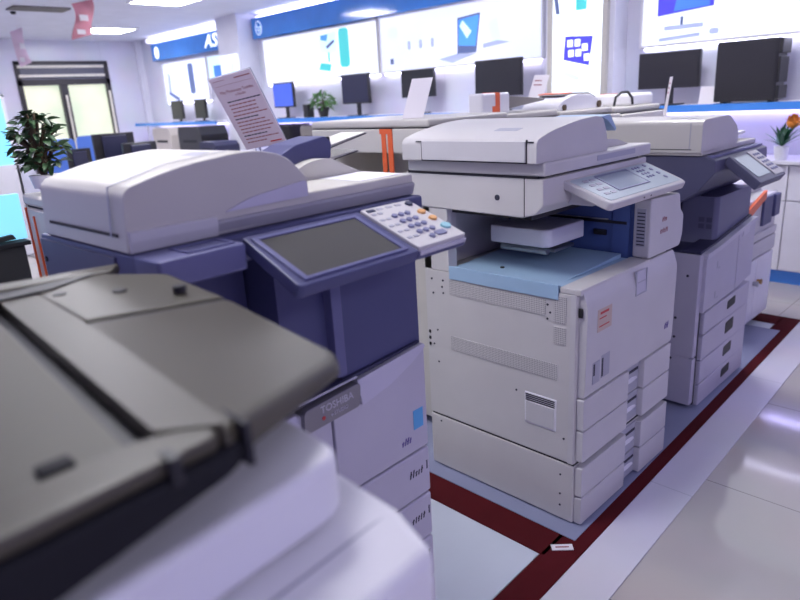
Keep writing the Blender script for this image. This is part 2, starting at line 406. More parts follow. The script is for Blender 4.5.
# left poster bay (behind the small monitors)
t, w, h, yy = board('poster', 'poster_bay', -11.05, -9.62, 1.60, 2.20, 5.46, 'backlit laptop poster left of the pillar above two small monitors', 'poster')
flat('printed_laptop', 'art_grey', [(.12, .18), (.2, .12), (.22, .42), (.14, .48)], yy, t)
flat('printed_laptop', 'art_slate', [(.1, .12), (.42, .0), (.46, .05), (.12, .17)], yy, t)
flat('printed_tablet', 'art_slate', rnd(rect(.85, .10, .16, .46), .05), yy, t)
flat('printed_caption', 'art_pale', rect(.55, .3, .14, .1), yy, t)
t, w, h, yy = board('poster', 'art_pale', -9.55, -8.80, 1.86, 2.20, 5.46, 'bluish backlit picture panel beside the white pillar', 'poster')
flat('printed_device', 'art_blue', rect(.15, .05, .35, .16), yy, t); flat('printed_device', 'art_slate', rect(.2, .02, .36, .05), yy, t)
flat2 = lambda n, m, p, yy, t, th=.003: flat(n, m, [(x + .17, z) for x, z in p], yy, t, th)
# teal desktop poster
t, w, h, yy = board('poster', 'poster', -8.02, -5.76, 1.74, 2.29, 5.46, 'backlit white poster with a teal desktop computer picture', 'poster')
flat2('printed_screen', 'art_pale', [(1.05, .30), (1.38, .27), (1.38, .52), (1.05, .50)], yy, t)
flat2('printed_screen', 'art_blue', [(1.08, .44), (1.2, .42), (1.22, .5), (1.08, .49)], yy, t, .005)
flat2('printed_screen', 'art_slate', [(1.2, .33), (1.34, .4), (1.33, .43), (1.17, .36)], yy, t, .005)
flat2('printed_tower', 'art_teal', rnd(rect(1.42, .10, .18, .44), .06), yy, t)
flat2('printed_stand', 'art_teal', rect(1.2, .18, .03, .11), yy, t); flat2('printed_keyboard', 'art_teal', [(1.0, .1), (1.22, .07), (1.25, .15), (1.05, .18)], yy, t)
for k in range(3): flat('printed_text_line', 'art_pale', rect(.4, .48 - k * .07, .5 - .1 * (k % 2), .02), yy, t)
for k in range(4): flat('printed_text_line', 'art_pale', rect(1.83, .5 - k * .06, .24, .018), yy, t)
flat('printed_emblem', 'art_pale', rect(.12, .42, .16, .05), yy, t)
# laptop poster
t, w, h, yy = board('poster', 'poster_lav', -5.70, -3.58, 1.74, 2.30, 5.46, 'backlit poster of open silver laptops with blue screen', 'poster')
flat('printed_screen', 'art_slate', [(1.12, .10), (1.36, .10), (1.42, .46), (1.13, .44)], yy, t)
flat('printed_screen', 'art_blue', [(1.14, .18), (1.355, .16), (1.405, .44), (1.145, .42)], yy, t, .005)
flat('printed_screen', 'art_pale', [(1.16, .36), (1.25, .24), (1.31, .3), (1.2, .41)], yy, t, .007)
flat('printed_keyboard', 'art_grey', [(.86, .07), (1.05, .02), (1.36, .09), (1.14, .11)], yy, t)
flat('printed_laptop', 'art_grey', [(1.45, .13), (1.78, .16), (1.62, .19), (1.45, .17)], yy, t)
flat('printed_laptop', 'art_pale', [(1.56, .19), (1.66, .19), (1.62, .40), (1.50, .36)], yy, t)
for k in range(3): flat('printed_icon', 'art_grey', rnd(rect(.42 + .17 * k, .2, .04, .09), .015), yy, t)
flat('printed_emblem', 'art_pale', rnd(rect(.12, .34, .15, .12), .05), yy, t); flat('printed_icon', 'art_slate', rect(.14, .07, .05, .06), yy, t)
# right pillar with lightbox
struct('wall_pillar', 'wall_white', B(-3.42, -2.77, 5.28, WY, 0, CZ))
t = thing('poster', 'tall narrow lightbox poster with a blue tile screen, on the white pillar', 'poster', (-3.33, 5.28, 1.0))
part('panel', 'art_white', B(0, .47, -.03, -.001, .36, 1.6), t)
flat('printed_screen', 'art_indigo', [(.11, .68), (.355, .62), (.385, .85), (.125, .87)], -.03, t)
for k, (a, b2) in enumerate(((.15, .78), (.22, .78), (.29, .74), (.16, .70), (.31, .66), (.23, .70))):
    flat('printed_tile', 'art_white', rect(a, b2, .05, .055), -.034, t)
flat('printed_keyboard', 'art_pale', [(.07, .57), (.25, .50), (.28, .53), (.12, .60)], -.03, t)
flat('printed_device', 'art_slate', [(.03, 1.05), (.07, 1.05), (.04, 1.22), (.0, 1.24)], -.03, t)
flat('printed_device', 'art_teal', rect(.22, 1.06, .10, .13), -.03, t); flat('printed_device', 'art_pale', rect(.3, 1.12, .12, .12), -.03, t)
part('frame', 'cream', [B(-.045, 0, -.045, -.001, .3, 1.62), B(.47, .515, -.045, -.001, .3, 1.62)], t)
# far right poster with desktop
t, w, h, yy = board('poster', 'poster', -2.62, -.1, 1.74, 2.6, 5.46, 'large backlit poster with a blue screen desktop, keyboard and mouse picture', 'poster')
flat('printed_screen', 'art_indigo', [(.12, .21), (.55, .24), (.55, .55), (.12, .55)], yy, t)
flat('printed_screen', 'art_blue', [(.25, .235), (.52, .245), (.52, .53), (.30, .5)], yy, t, .005)
flat('printed_stand', 'art_slate', rect(.305, .13, .02, .06), yy, t)
flat('printed_base', 'art_grey', rect(.18, .10, .30, .03), yy, t)
flat('printed_keyboard', 'art_grey', [(.14, .02), (.46, .035), (.46, .06), (.14, .045)], yy, t)
flat('printed_mouse', 'art_grey', rnd(rect(.53, .04, .07, .04), .02), yy, t)
flat('printed_device', 'art_grey', [(.66, .27), (.92, .27), (.92, .30), (.66, .30)], yy, t)

# shelves and counters
for i, (x0, x1, nm) in enumerate(((-11.6, -8.85, 'beside the window wall'), (-8.15, -3.48, 'under the teal and laptop posters'), (-2.72, 1.4, 'under the large desktop poster'))):
    t = thing('wall_shelf', 'long white wall shelf with blue front edge ' + nm, 'shelf', (x0, WY, 1.24), group='blue edged wall shelves')
    part('board', 'gloss_white', B(0, x1 - x0, -.42, -.001, 0, .035), t)
    part('front_edge', 'blue_edge', B(0, x1 - x0, -.44, -.42, -.012, .04), t, 'blue front edge')
    part('led_strip', 'shelf_led', B(.05, x1 - x0 - .05, -.05, -.02, -.02, -.001, 0), t)
    t = thing('counter_cabinet', 'white base counter cabinet standing ' + nm, 'cabinet', (x0, WY, 0), group='white counter cabinets')
    part('body', 'gloss_white', B(0, x1 - x0, -.36, -.001, .10, .86), t)
    part('worktop', 'gloss_white', B(-.0, x1 - x0, -.42, -.001, .86, .885), t)
    part('kick_strip', 'blue_edge', B(0, x1 - x0, -.33, -.001, .0, .10), t, 'blue kick strip')
    n = int((x1 - x0) / .62)
    for k in range(n):
        a = (x1 - x0) / n
        dr = part('door', 'gloss_white', B(k * a + .004, (k + 1) * a - .004, -.378, -.362, .11, .60), t)
        dw = part('drawer', 'gloss_white', B(k * a + .004, (k + 1) * a - .004, -.378, -.362, .61, .85), t)
        part('knob', 'black', CYL((k * a + a / 2, -.378, .73), (k * a + a / 2, -.40, .73), .013), dw)

# monitors on the shelf
def monitor(x, z, w, h, mat, label, zb=.135, turn=0):
    t = thing('monitor', label, 'monitor', (x, 5.30, z), (0, 0, turn), group='monitors on the wall shelves')
    part('bezel', 'monitor', B(-w / 2, w / 2, -.02, .02, zb, zb + h, .004), t)
    part('screen', mat, B(-w / 2 + .012, w / 2 - .012, -.024, -.019, zb + .016, zb + h - .012, .001), t)
    part('stand_neck', 'monitor', B(-.03, .03, .02, .04, .006, zb + .15), t)
    part('stand_base', 'monitor', PR('z', rnd([(-.11, -.09), (.11, -.09), (.11, .09), (-.11, .09)], .04), .0, .010, .002), t)
    return t
SZ = 1.276
monitor(-2.31, SZ, .48, .272, 'monitor', 'black monitor on the right shelf beside the flat black computer case', .126)
monitor(-3.95, SZ, .54, .335, 'monitor', 'large black monitor under the silver laptops poster, nearest the lightbox pillar', turn=.0)
monitor(-5.00, SZ, .47, .28, 'monitor', 'black monitor behind the slanted price card, under the laptop poster', .168)
monitor(-6.00, SZ, .47, .33, 'monitor_navy', 'dark navy screen monitor right of the small shelf plant')
monitor(-7.43, SZ, .44, .31, 'monitor_blue', 'monitor showing a plain bright blue screen left of the shelf plant')
monitor(-10.42, SZ, .38, .29, 'monitor', 'leftmost small dark monitor on the far shelf by the window wall', .04)
monitor(-9.66, SZ, .34, .285, 'monitor', 'second small dark monitor on the far shelf, nearer the pillar', .04)
# flat black panel (computer case seen from its side)
t = thing('computer_case', 'large flat black computer case standing on the right shelf', 'computer case', (-1.71, 5.28, SZ))
part('body', 'monitor', B(-.21, .20, -.09, .1, .012, .425, .008), t)
part('front_bezel', 'black', [B(.20, .222, -.09, .1, .32, .42, .006), B(.20, .216, -.09, .1, .13, .30, .006), B(.20, .222, -.09, .1, .02, .11, .006)], t)
for sx in (-.17, .15): part('foot', 'black', B(sx, sx + .03, -.07, .08, .0005, .012, .001), t)
part('side_panel', 'monitor', B(-.195, .185, -.094, -.0905, .03, .41, .002), t)
# price cards
def card(name, label, loc, rot, w, h, mat='paper', lines=3):
    t = thing(name, label, 'card', loc, rot)
    part('sheet', mat, B(-w / 2, w / 2, -.001, .001, 0, h, 0), t)
    for k in range(lines): part('print_line', 'ink_pink', B(-w * .35, w * (.1 + .07 * (k % 3)), -.0022, -.0009, h * (.82 - .12 * k), h * (.82 - .12 * k) + h * .03, 0), t)
    return t
card('price_card', 'small white price card on the right shelf between monitor and black case', (-1.98, 5.22, SZ), (-.3, .0, .1), .11, .13, lines=0)
# shelf plant
def leaf(L, W, bend=.3):
    pts = []
    n = 5
    for i in range(n + 1):
        t_ = i / n; wd = W * math.sin(PI * min(1, .12 + t_ * .88)) ** .8 * (1 - .15 * t_)
        z = -bend * L * t_ * t_
        pts.append(((L * t_, -wd / 2, z + .12 * wd), (L * t_, 0, z), (L * t_, wd / 2, z + .12 * wd)))
    return pts
def leaf_solid(L, W, mtx, bend=.3):
    P = leaf(L, W, bend); v = []; f = []
    for a in P:
        for q in a: v.append(tuple(mtx @ Vector(q)))
    for i in range(len(P) - 1):
        for k in range(2): f.append((i * 3 + k, i * 3 + k + 1, i * 3 + 4 + k, i * 3 + 3 + k))
    return v, f, 0
def bush(parent, c, R, H_, n, L, W, mat, seed):
    rr = random.Random(seed); ls = []; st = []
    for k in range(n):
        a = rr.uniform(0, 2 * PI); e = rr.uniform(.05, 1); rad = R * math.sqrt(rr.uniform(.05, 1)) * math.sin(PI * (.15 + .8 * e)) ** .6
        p = Vector((c[0] + rad * math.cos(a), c[1] + rad * math.sin(a), c[2] + H_ * e))
        mt = Matrix.Translation(p) @ Euler((rr.uniform(-.6, .6), rr.uniform(-.7, .5), a + rr.uniform(-.8, .8))).to_matrix().to_4x4()
        ls.append(leaf_solid(L * rr.uniform(.7, 1.2), W * rr.uniform(.8, 1.15), mt, rr.uniform(.1, .5)))
        if k % 6 == 0: st.append(TUBE([(c[0], c[1], c[2] - .02), tuple(Vector(c).lerp(p, .5) + Vector((0, 0, .02))), tuple(p)], .0035, 5))
    part('foliage', mat, ls, parent); part('stem', 'stem', st, parent)
t = thing('potted_plant', 'small bushy green plant in black pot between two shelf monitors', 'plant', (-6.60, 5.27, SZ))
part('pot', 'pot_black', LATHE((0, 0, 0), [(.05, 0.0005), (.075, .10), (.08, .11), (.06, .11)]), t)
bush(t, (0, 0, .10), .13, .19, 130, .085, .035, 'leaf_light', 3)
t = thing('small_speaker', 'small dark speaker box beside the shelf plant', 'speaker', (-6.90, 5.27, SZ))
part('body', 'monitor', B(-.05, .05, -.05, .05, .0005, .16, .006), t); part('speaker_cone', 'black', CYL((0, -.05, .06), (0, -.053, .06), .032), t)
# dark boxes and printers on the counters under the shelf
for k, (x, y, w, h, mat, lab) in enumerate((
        (-7.35, 5.25, .52, .30, 'monitor', 'dark printer box under the shelf, nearest the left pillar'),
        (-6.60, 5.25, .56, .28, 'vent_metal', 'dark brown printer box under the shelf, behind the notice sheet'),
        (-5.90, 5.25, .50, .30, 'vent_metal', 'dark brown printer box under the shelf, right of its brown neighbour'))):
    t = thing('printer', lab, 'printer', (x, y, .885), group='dark printers under the shelf')
    part('body', mat, B(-w / 2, w / 2, -.16, .18, .0005, h, .012), t); part('paper_slot', 'seam', B(-w * .35, w * .35, -.163, -.159, h * .5, h * .62, 0), t)
    part('lid', mat, B(-w / 2 + .01, w / 2 - .01, -.15, .17, h, h + .02, .005), t)
# flower pot
t = thing('flower_pot', 'orange flower with dark green blades in white pot at right edge', 'plant', (-1.42, 5.16, .8855))
part('pot', 'pot_white', LATHE((0, 0, 0), [(.038, .0005), (.048, .085), (.052, .095), (.04, .095)]), t)
rr = random.Random(5)
bl = []
for k in range(26):
    a = rr.uniform(0, 2 * PI)
    mt = Matrix.Translation((0, 0, .09)) @ Euler((0, -rr.uniform(.55, 1.35), a)).to_matrix().to_4x4()
    bl.append(leaf_solid(rr.uniform(.12, .20), .03, mt, .15))
part('blade', 'leaf_blade', bl, t)
part('flower_stem', 'leaf_blade', TUBE([(0, 0, .09), (.03, 0, .18), (.05, 0, .22)], .005), t)
pet = []
for k in range(22):
    a = k * 2.4; e = .2 + 1.2 * k / 22
    mt = Matrix.Translation((.055, 0, .235)) @ Euler((0, -e, a)).to_matrix().to_4x4()
    pet.append(leaf_solid(.075, .05, mt, -.35))
part('flower_head', 'petal', pet + [LATHE((.055, 0, .225), [(.012, -.012), (.04, .01), (.045, .03), (.03, .055), (.005, .065)], 14)], t)
#SPLIT

# ------------------------------------------------------------------ foreground copier (dark feeder lid)
t = thing('photocopier', 'nearest photocopier at bottom left with dark grey document feeder lid', 'photocopier', (-.36, 0, 0))
part('cabinet', 'white', B(-.60, -.10, -.34, .27, .05, 1.02, .012), t)
part('scanner_housing', 'gloss_white', PR('z', rnd([(-.60, -.42), (.03, -.42), (-.040, .312), (-.14, .318), (-.60, .305)], [.02, .02, .03, .03, .02]), 1.10, 1.160, .010), t)
part('front_panel', 'gloss_white', H([(-.3, -.42, 1.0), (.105, -.42, 1.0), (.042, .335, 1.0), (-.02, .352, 1.0), (-.3, .345, 1.0)],
                                     [(-.3, -.42, 1.118), (.105, -.42, 1.080), (.042, .335, 1.087), (-.02, .352, 1.093), (-.3, .345, 1.118)], .014), t)
part('panel_seam', 'sticker_grey', XF(B(-.0012, .0012, -.36, .33, 0, .001, 0), Matrix.Translation((.01, 0, 1.0915)) @ Matrix.Rotation(.088, 4, 'Z')), t)
part('corner_foot', 'gloss_white', B(-.19, -.135, .22, .285, 1.160, 1.168, .003), t)
bp_ = rnd([(-.60, -.40), (.035, -.40), (-.018, .195), (-.03, .215), (-.345, .235), (-.60, .235)], [.02, .02, .012, .012, .01, .02])
lid = part('feeder_base', 'charcoal', H([(x, y, 1.205 - .16 * (.215 - y)) for x, y in bp_], [(x, y, 1.222) for x, y in bp_], .006), t)
part('lid_core', 'charcoal', B(-.58, -.08, -.38, .19, 1.1615, 1.21, .004), t)
part('feeder_frame', 'olive', [PR('z', rnd([(-.055, -.40), (.030, -.40), (-.022, .190), (-.046, .192), (-.06, .15)], .008), 1.222, 1.236, .005),
                               PR('z', rnd([(-.60, .188), (-.058, .158), (-.028, .198), (-.34, .222), (-.60, .23)], .004), 1.222, 1.238, .004)], t)
part('paper_tray', 'olive_tray', PR('z', rnd([(-.60, -.40), (-.052, -.40), (-.062, .140), (-.60, .174)], .006), 1.219, 1.232, .003), t)
part('tray_slot', 'black', PR('z', [(-.60, .174), (-.057, .142), (-.055, .153), (-.60, .187)], 1.219, 1.2235, 0), t)
part('tray_stop', 'charcoal', B(-.075, -.060, .085, .107, 1.23, 1.238, .002), t)
part('frame_notch', 'black', B(-.030, -.0118, .147, .156, 1.216, 1.2372, .001), t)
part('end_cover', 'olive', H([(-.36, .215, 1.20), (-.022, .190, 1.203), (-.13, .385, 1.176), (-.155, .405, 1.176), (-.36, .405, 1.19)],
                             [(-.36, .217, 1.238), (-.022, .194, 1.236), (-.135, .382, 1.196), (-.16, .402, 1.196), (-.36, .395, 1.222)], .010), t)
part('cover_seam', 'seam', [PR('x', [(.218, 1.20), (.40, 1.19), (.392, 1.219), (.217, 1.2355)], -.364, -.359, 0), B(-.36, -.022, .209, .2135, 1.20, 1.2335, 0)], t)
part('rear_cover', 'olive', H([(-.60, .22, 1.18), (-.363, .22, 1.18), (-.363, .415, 1.175), (-.50, .415, 1.18), (-.60, .30, 1.19)],
                              [(-.60, .225, 1.238), (-.363, .221, 1.239), (-.363, .393, 1.223), (-.50, .385, 1.236), (-.60, .30, 1.240)], .008), t)
for (x, y) in ((-.405, .355), (-.455, .30), (-.505, .245), (-.515, .16)):
    part('screw_hole', 'black', XF(CYL((x, y, 1.232), (x, y, 1.2395), .0085, .0085, 16), Matrix.Identity(4)), t)
part('raised_flap', 'olive', H([(-.64, -.4, 1.225), (-.60, -.4, 1.225), (-.56, .33, 1.228), (-.60, .36, 1.228)], [(-.64, -.4, 1.262), (-.615, -.4, 1.262), (-.565, .335, 1.2415), (-.60, .36, 1.2415)], .004), t)
part('flap_rib', 'olive', B(-.64, -.55, .10, .106, 1.236, 1.25, .001), t)
part('flap_recess', 'black', PR('z', [(-.585, -.38), (-.52, -.38), (-.535, .17), (-.535, .245), (-.565, .31), (-.585, .30)], 1.228, 1.2412, .001), t)
for sx in (-.55, -.17):
    for sy in (-.29, .2): part('caster', 'black', CYL((sx, sy - .015, .0375), (sx, sy + .015, .0375), .026), t)

# ------------------------------------------------------------------ navy and white copier with the large grey touch screen
t = thing('photocopier', 'navy and white photocopier with large grey touch screen and number keypad', 'photocopier', (-.97, .385, 0), (0, 0, math.radians(2.2)))
W = .655
part('cabinet', 'white', B(-.40, -.028, 0, W, .06, .88, .006), t)
d1 = part('front_door', 'lilac', PR('x', rnd([(.005, .632), (.352, .632), (.352, .868), (.27, .862), (.005, .845)], .008), -.026, 0, .006), t)
d2 = part('front_door', 'lilac', PR('x', rnd([(.357, .632), (.648, .632), (.648, .897), (.62, .895), (.43, .877), (.357, .869)], [.004, .004, .025, .02, .01, .004]), -.026, 0, .006), t)
def band(pts, lo, hi):
    return H([(-.025, y, z) for y, z in pts], [(lo + (hi - lo) * (z - (.81 + (y - .0) * .115)) / .075, y, z) for y, z in pts], .002)
part('door_trim', 'silver', band(rnd([(.43, .826), (.52, .842), (.60, .868), (.648, .890), (.645, .899), (.43, .882)], .004), .006, -.010), t, 'silver curved trim')
part('door_trim', 'silver', band(rnd([(.005, .795), (.265, .818), (.265, .868), (.005, .852)], .004), .006, -.010), t, 'silver curved trim')
bd = part('name_plate', 'badge', PR('x', rnd([(.272, .822), (.425, .828), (.43, .882), (.275, .873)], .012), -.02, .012, .003), t, 'grey metal name plate')
text('lettering', 'silver', 'TOSHIBA', .022, frame_mtx((.0125, .36, .861), (0, 1, .02), (0, 0, 1)), bd)
text('lettering', 'silver', 'e-STUDIO', .011, frame_mtx((.0125, .365, .842), (0, 1, .02), (0, 0, 1)), bd)
part('red_mark', 'ink_red', CYL((.0115, .322, .842), (.0128, .322, .842), .0045), bd)
part('plate_edge', 'silver', TUBE([(.004, .27, .887), (.004, .425, .893)], .0025), t)
part('sticker', 'sticker_blue', PR('x', rect(.598, .690, .034, .050), -.001, .0012, 0), t, 'small blue square sticker')
marks('sticker_print', 'ink_violet', .0008, .572, .672, .034, .018, t, 4, .3, 1)
zz = [(.503, .627), (.375, .498), (.245, .370), (.07, .240)]
for i, (a, b2) in enumerate(zz):
    dr = part('paper_drawer', 'lilac', PR('x', rnd(rect(.005, a, .643, b2 - a), .008), -.026, .002, .006), t)
    if i < 2:
        marks('size_mark', 'ink', .0024, .598, b2 - .05, .05, .020, dr, 5, .2, 2 + i)
        part('level_mark', 'ink', B(.001, .0026, .634, .638, b2 - .058, b2 - .035, 0), dr)
    else:
        part('level_window', 'black', B(.001, .0028, .626, .632, b2 - .07, b2 - .035, 0), dr)
    part('drawer_grip', 'seam', B(-.01, .0025, .22, .42, b2 - .03, b2 - .018, .002), dr)
part('upper_body', 'navy', [B(-.385, -.014, .40, W - .004, .88, 1.19, .004), B(-.385, -.03, .27, .395, .88, 1.19, .003), B(-.385, -.12, 0, .265, .88, 1.19, .003)], t)
part('corner_rib', 'navy_light', B(-.04, -.006, .384, .412, .90, 1.185, .004), t)
part('front_ledge', 'navy_dark', PR('x', [(.005, .855), (.64, .90), (.64, .905), (.005, .875)], -.09, -.005, .002), t)
part('exit_tray', 'navy_dark', B(-.12, -.01, .02, .262, .885, .905, .006), t)
part('scanner_housing', 'navy', [PR('y', rnd([(-.365, 1.19), (-.03, 1.185), (.018, 1.2), (.018, 1.246), (-.365, 1.246)], .008), -.004, W - .008, .004)], t)
part('side_plate', 'slate', B(-.36, -.05, -.008, -.003, .95, 1.238, .002), t, 'greyer left side plate')
for x, z in ((-.345, 1.20), (-.34, 1.13), (-.09, 1.205), (-.30, 1.12)): part('screw', 'black', CYL((x, -.006, z), (x, -.0105, z), .005), t)
sh = part('front_shelf', 'navy_light', PR('z', rnd([(.0, -.004), (.086, -.004), (.086, .145), (.0, .15)], .008), 1.203, 1.2465, .005), t)
part('shelf_recess', 'navy', B(.022, .070, .055, .128, 1.2462, 1.2472, .0), sh)
part('recess_lip', 'navy_light', [B(.017, .022, .05, .133, 1.246, 1.2495, .001), B(.070, .075, .05, .133, 1.246, 1.2495, .001), B(.017, .075, .05, .055, 1.246, 1.2495, .001), B(.017, .075, .128, .133, 1.246, 1.2495, .001)], sh)
# tilted control panel: local frame, u = to the front, y = along, w = up
pm = Matrix.Translation((.052, .012, 1.249)) @ Matrix.Rotation(math.radians(21), 4, 'Y') @ Matrix.Diagonal((.85, .985, 1, 1))
PL = .192
cp = part('control_panel', 'navy', [XF(PR('z', rnd([(0, .150), (PL, .140), (PL, .415), (0, .415)], [.006, .012, 0, 0]), -.024, 0, .004), pm),
                                    XF(PR('z', rnd([(0, .415), (PL, .415), (PL, .560), (.0, .560)], [0, 0, .012, .006]), -.022, -.006, .004), pm)], t)
part('touch_screen', 'screen', XF(B(.026, .172, .168, .385, .0002, .0012, 0), pm), cp, 'matt grey touch screen')
part('screen_frame', 'navy_light', [XF(s, pm) for s in (B(.016, .026, .158, .395, -.001, .0035, .001), B(.172, .180, .158, .395, -.001, .0035, .001), B(.026, .172, .158, .168, -.001, .0035, .001), B(.026, .172, .385, .395, -.001, .0035, .001))], cp)
kp = part('keypad_plate', 'ricoh', XF(PR('z', rnd([(.002, .418), (PL - .006, .418), (PL - .006, .557), (.002, .557)], .006), -.008, .003, .003), pm), t, 'white number keypad plate')
part('keypad_edge', 'silver', XF(B(PL - .006, PL + .001, .42, .555, -.013, -.004, .002), pm), kp)
def key(u_, y_, r_, mat, h=.004, n=14):
    part('key', mat, [XF(CYL((u_, y_, .0025), (u_, y_, .003 + h), r_, r_ * .88, n), pm)], kp)
for i in range(4):
    for j in range(3): key(.058 + i * .026, .466 + j * .0185, .0072, 'key')
key(.162, .478, .0072, 'key')
part('key', 'key', XF(B(.150, .166, .492, .520, .0025, .0065, .003), pm), kp)
for i in range(5):
    for j in range(2): part('key', 'sticker_grey', XF(B(.030 + i * .028, .038 + i * .028, .424 + j * .017, .435 + j * .017, .0025, .0045, .001), pm), kp)
part('key', 'key_dark', XF(B(.012, .022, .425, .445, .0025, .005, .001), pm), kp)
key(.022, .540, .0095, 'key_dark'); key(.066, .538, .0100, 'orange_key'); key(.100, .540, .0100, 'orange_key'); key(.140, .540, .0125, 'cyan_key')
for j in range(3): part('key', 'sticker_grey', XF(B(.012, .020, .452 + .026 * j, .468 + .026 * j, .0025, .0042, .001), pm), kp)
# document feeder, its cream colour holding the warm window light
prof = rnd([(-.004, 1.248), (.004, 1.344), (.10, 1.368), (.235, 1.380), (.305, 1.366), (.352, 1.322), (.352, 1.252)], [.004, .018, .05, .05, .03, .01, .004], 5)
fd = part('document_feeder', 'cream', PR('x', prof, -.335, -.004, .010), t)
part('feeder_slot', 'seam', B(-.30, -.03, -.0052, -.0028, 1.271, 1.2755, 0), fd)
part('side_seam', 'sticker_grey', PR('x', [(-.0055, 1.27), (.002, 1.345), (.10, 1.3695), (.22, 1.3800), (.22, 1.3805), (.10, 1.3700), (.001, 1.3465), (-.0065, 1.27)], -.050, -.046, 0), fd)
part('feeder_vent', 'sticker_grey', PR('x', [(.06, 1.3575), (.20, 1.3780), (.20, 1.3785), (.06, 1.358)], -.13, -.075, 0), fd)
part('feeder_base', 'cream', [PR('y', rnd([(-.352, 1.248), (-.035, 1.248), (-.004, 1.272), (-.004, 1.292), (-.352, 1.292)], .006), .345, W - .012, .003)], t)
part('base_skirt', 'white', PR('y', rnd([(-.03, 1.2475), (.0005, 1.2475), (.0045, 1.265), (.0045, 1.280), (-.03, 1.285)], .002), 0, .150, .001), t)
part('base_skirt', 'skirt_shade', [PR('y', rnd([(-.03, 1.2475), (-.006, 1.2475), (.0015, 1.268), (.0, 1.272), (-.03, 1.285)], .001), .150, W - .012, .0008)], t)  # darker grey paints the shade along the feeder's lower band
part('finger_scoop', 'silver', PR('x', rnd([(.17, 1.284), (.22, 1.301), (.348, 1.316), (.348, 1.286)], [.002, .03, .01, .002]), -.0045, -.0005, .0005), fd)
part('output_ramp', 'cream', PR('x', rnd([(.35, 1.290), (.40, 1.295), (.47, 1.330), (.535, 1.336), (.60, 1.305), (.635, 1.292)], [0, .03, .03, .03, .03, 0], 5), -.345, -.15, .004), t)
part('output_ledge', 'gloss_white', B(-.16, -.02, .50, .62, 1.290, 1.2935, .001), t)
part('input_tray', 'navy', PR('x', rnd([(.385, 1.330), (.475, 1.366), (.56, 1.379), (.578, 1.364), (.574, 1.330), (.54, 1.314), (.385, 1.300)], .006), -.275, -.185, .004), t, 'navy input tray')
part('tray_bracket', 'navy_dark', B(-.26, -.2, .43, .53, 1.300, 1.325, .004), t)
part('paper_guide', 'cream', PR('x', [(.54, 1.342), (.70, 1.374), (.70, 1.377), (.54, 1.348)], -.285, -.20, .001), t)
part('paper_guide', 'cream', PR('x', [(.54, 1.318), (.66, 1.337), (.66, 1.340), (.54, 1.324)], -.27, -.19, .001), t)
part('guide_edge', 'black', [PR('x', [(.54, 1.3405), (.70, 1.3725), (.70, 1.3745), (.54, 1.3425)], -.199, -.1965, 0), PR('x', [(.54, 1.3165), (.66, 1.3355), (.66, 1.3375), (.54, 1.3185)], -.189, -.1865, 0)], t)
part('guide_clip', 'black', B(-.245, -.22, .585, .605, 1.352, 1.374, .003), t)
for sx in (-.35, -.1):
    for sy in (.06, .59): part('caster', 'black', CYL((sx, sy - .015, .034), (sx, sy + .015, .034), .0265), t)

# big printed notice standing on it
n0 = thing('notice_sheet', 'large printed notice sheet leaning behind the navy copier feeder', 'notice', (-1.423, .945, 1.354), (.438, -.135, .319))
nw, nh = .128, .19
part('sheet', 'paper_pink', B(-nw / 2, nw / 2, -.0008, .0008, 0, nh, 0), n0)
part('acrylic_holder', 'acrylic', [B(-nw / 2 - .002, nw / 2 + .002, .001, .0025, 0, nh + .002, .0)], n0)
inv = (Matrix.Translation((-1.423, .945, 1.354)) @ Euler((.438, -.135, .319)).to_matrix().to_4x4()).inverted()
part('holder_stem', 'acrylic', XF(B(-1.475, -1.46, .945, .953, 1.2745, 1.36, 0), inv), n0)
part('holder_base', 'acrylic', XF(B(-1.60, -1.46, .90, 1.0, 1.2708, 1.2745, 0), inv), n0)
fm = lambda x, z: frame_mtx((x, -.0011, z), (1, 0, 0), (0, 0, 1))
text('heading', 'ink_pink', 'Máy Photocopy Toshiba', .0105, fm(0, nh * .80), n0, extr=.0002)
text('heading', 'ink_pink', 'e-Studio', .0095, fm(.006, nh * .745), n0, extr=.0002)
part('header_line', 'ink_pink', [B(-.056, -.02, -.0013, -.0007, nh * .95, nh * .955, 0), B(.01, .058, -.0013, -.0007, nh * .94, nh * .955, 0), B(-.055, .058, -.0013, -.0007, nh * .885, nh * .888, 0)], n0)
rr = random.Random(2)
for k in range(13):
    z = nh * (.66 - .048 * k); x = -.048 + (.004 if k < 4 else .0); end = rr.uniform(.01, .055); ws = []
    while x < end:
        w_ = rr.uniform(.005, .013); ws.append(B(x, min(x + w_, .057), -.0013, -.0007, z, z + .0030, 0)); x += w_ + .0022
    part('text_line', 'ink_pink' if k % 5 else 'ink', ws, n0)
part('text_line', 'ink_red', B(.02, .055, -.0013, -.0007, .008, .0115, 0), n0)

# ------------------------------------------------------------------ beige-white copier with four drawers
t = thing('photocopier', 'beige white photocopier with pale blue exit tray and four front drawers', 'photocopier', (-.981, 1.723, 0))
W = .67; D = .655
part('cabinet', 'ricoh', [B(-D, -.012, 0, W, .243, .836, .005)], t)
part('drawer_bank', 'ricoh', [B(-D, -.012, .0, W, .016, .235, .005)], t)
part('bank_joint', 'seam', B(-D + .006, -.015, .006, W - .006, .23, .25, 0), t)
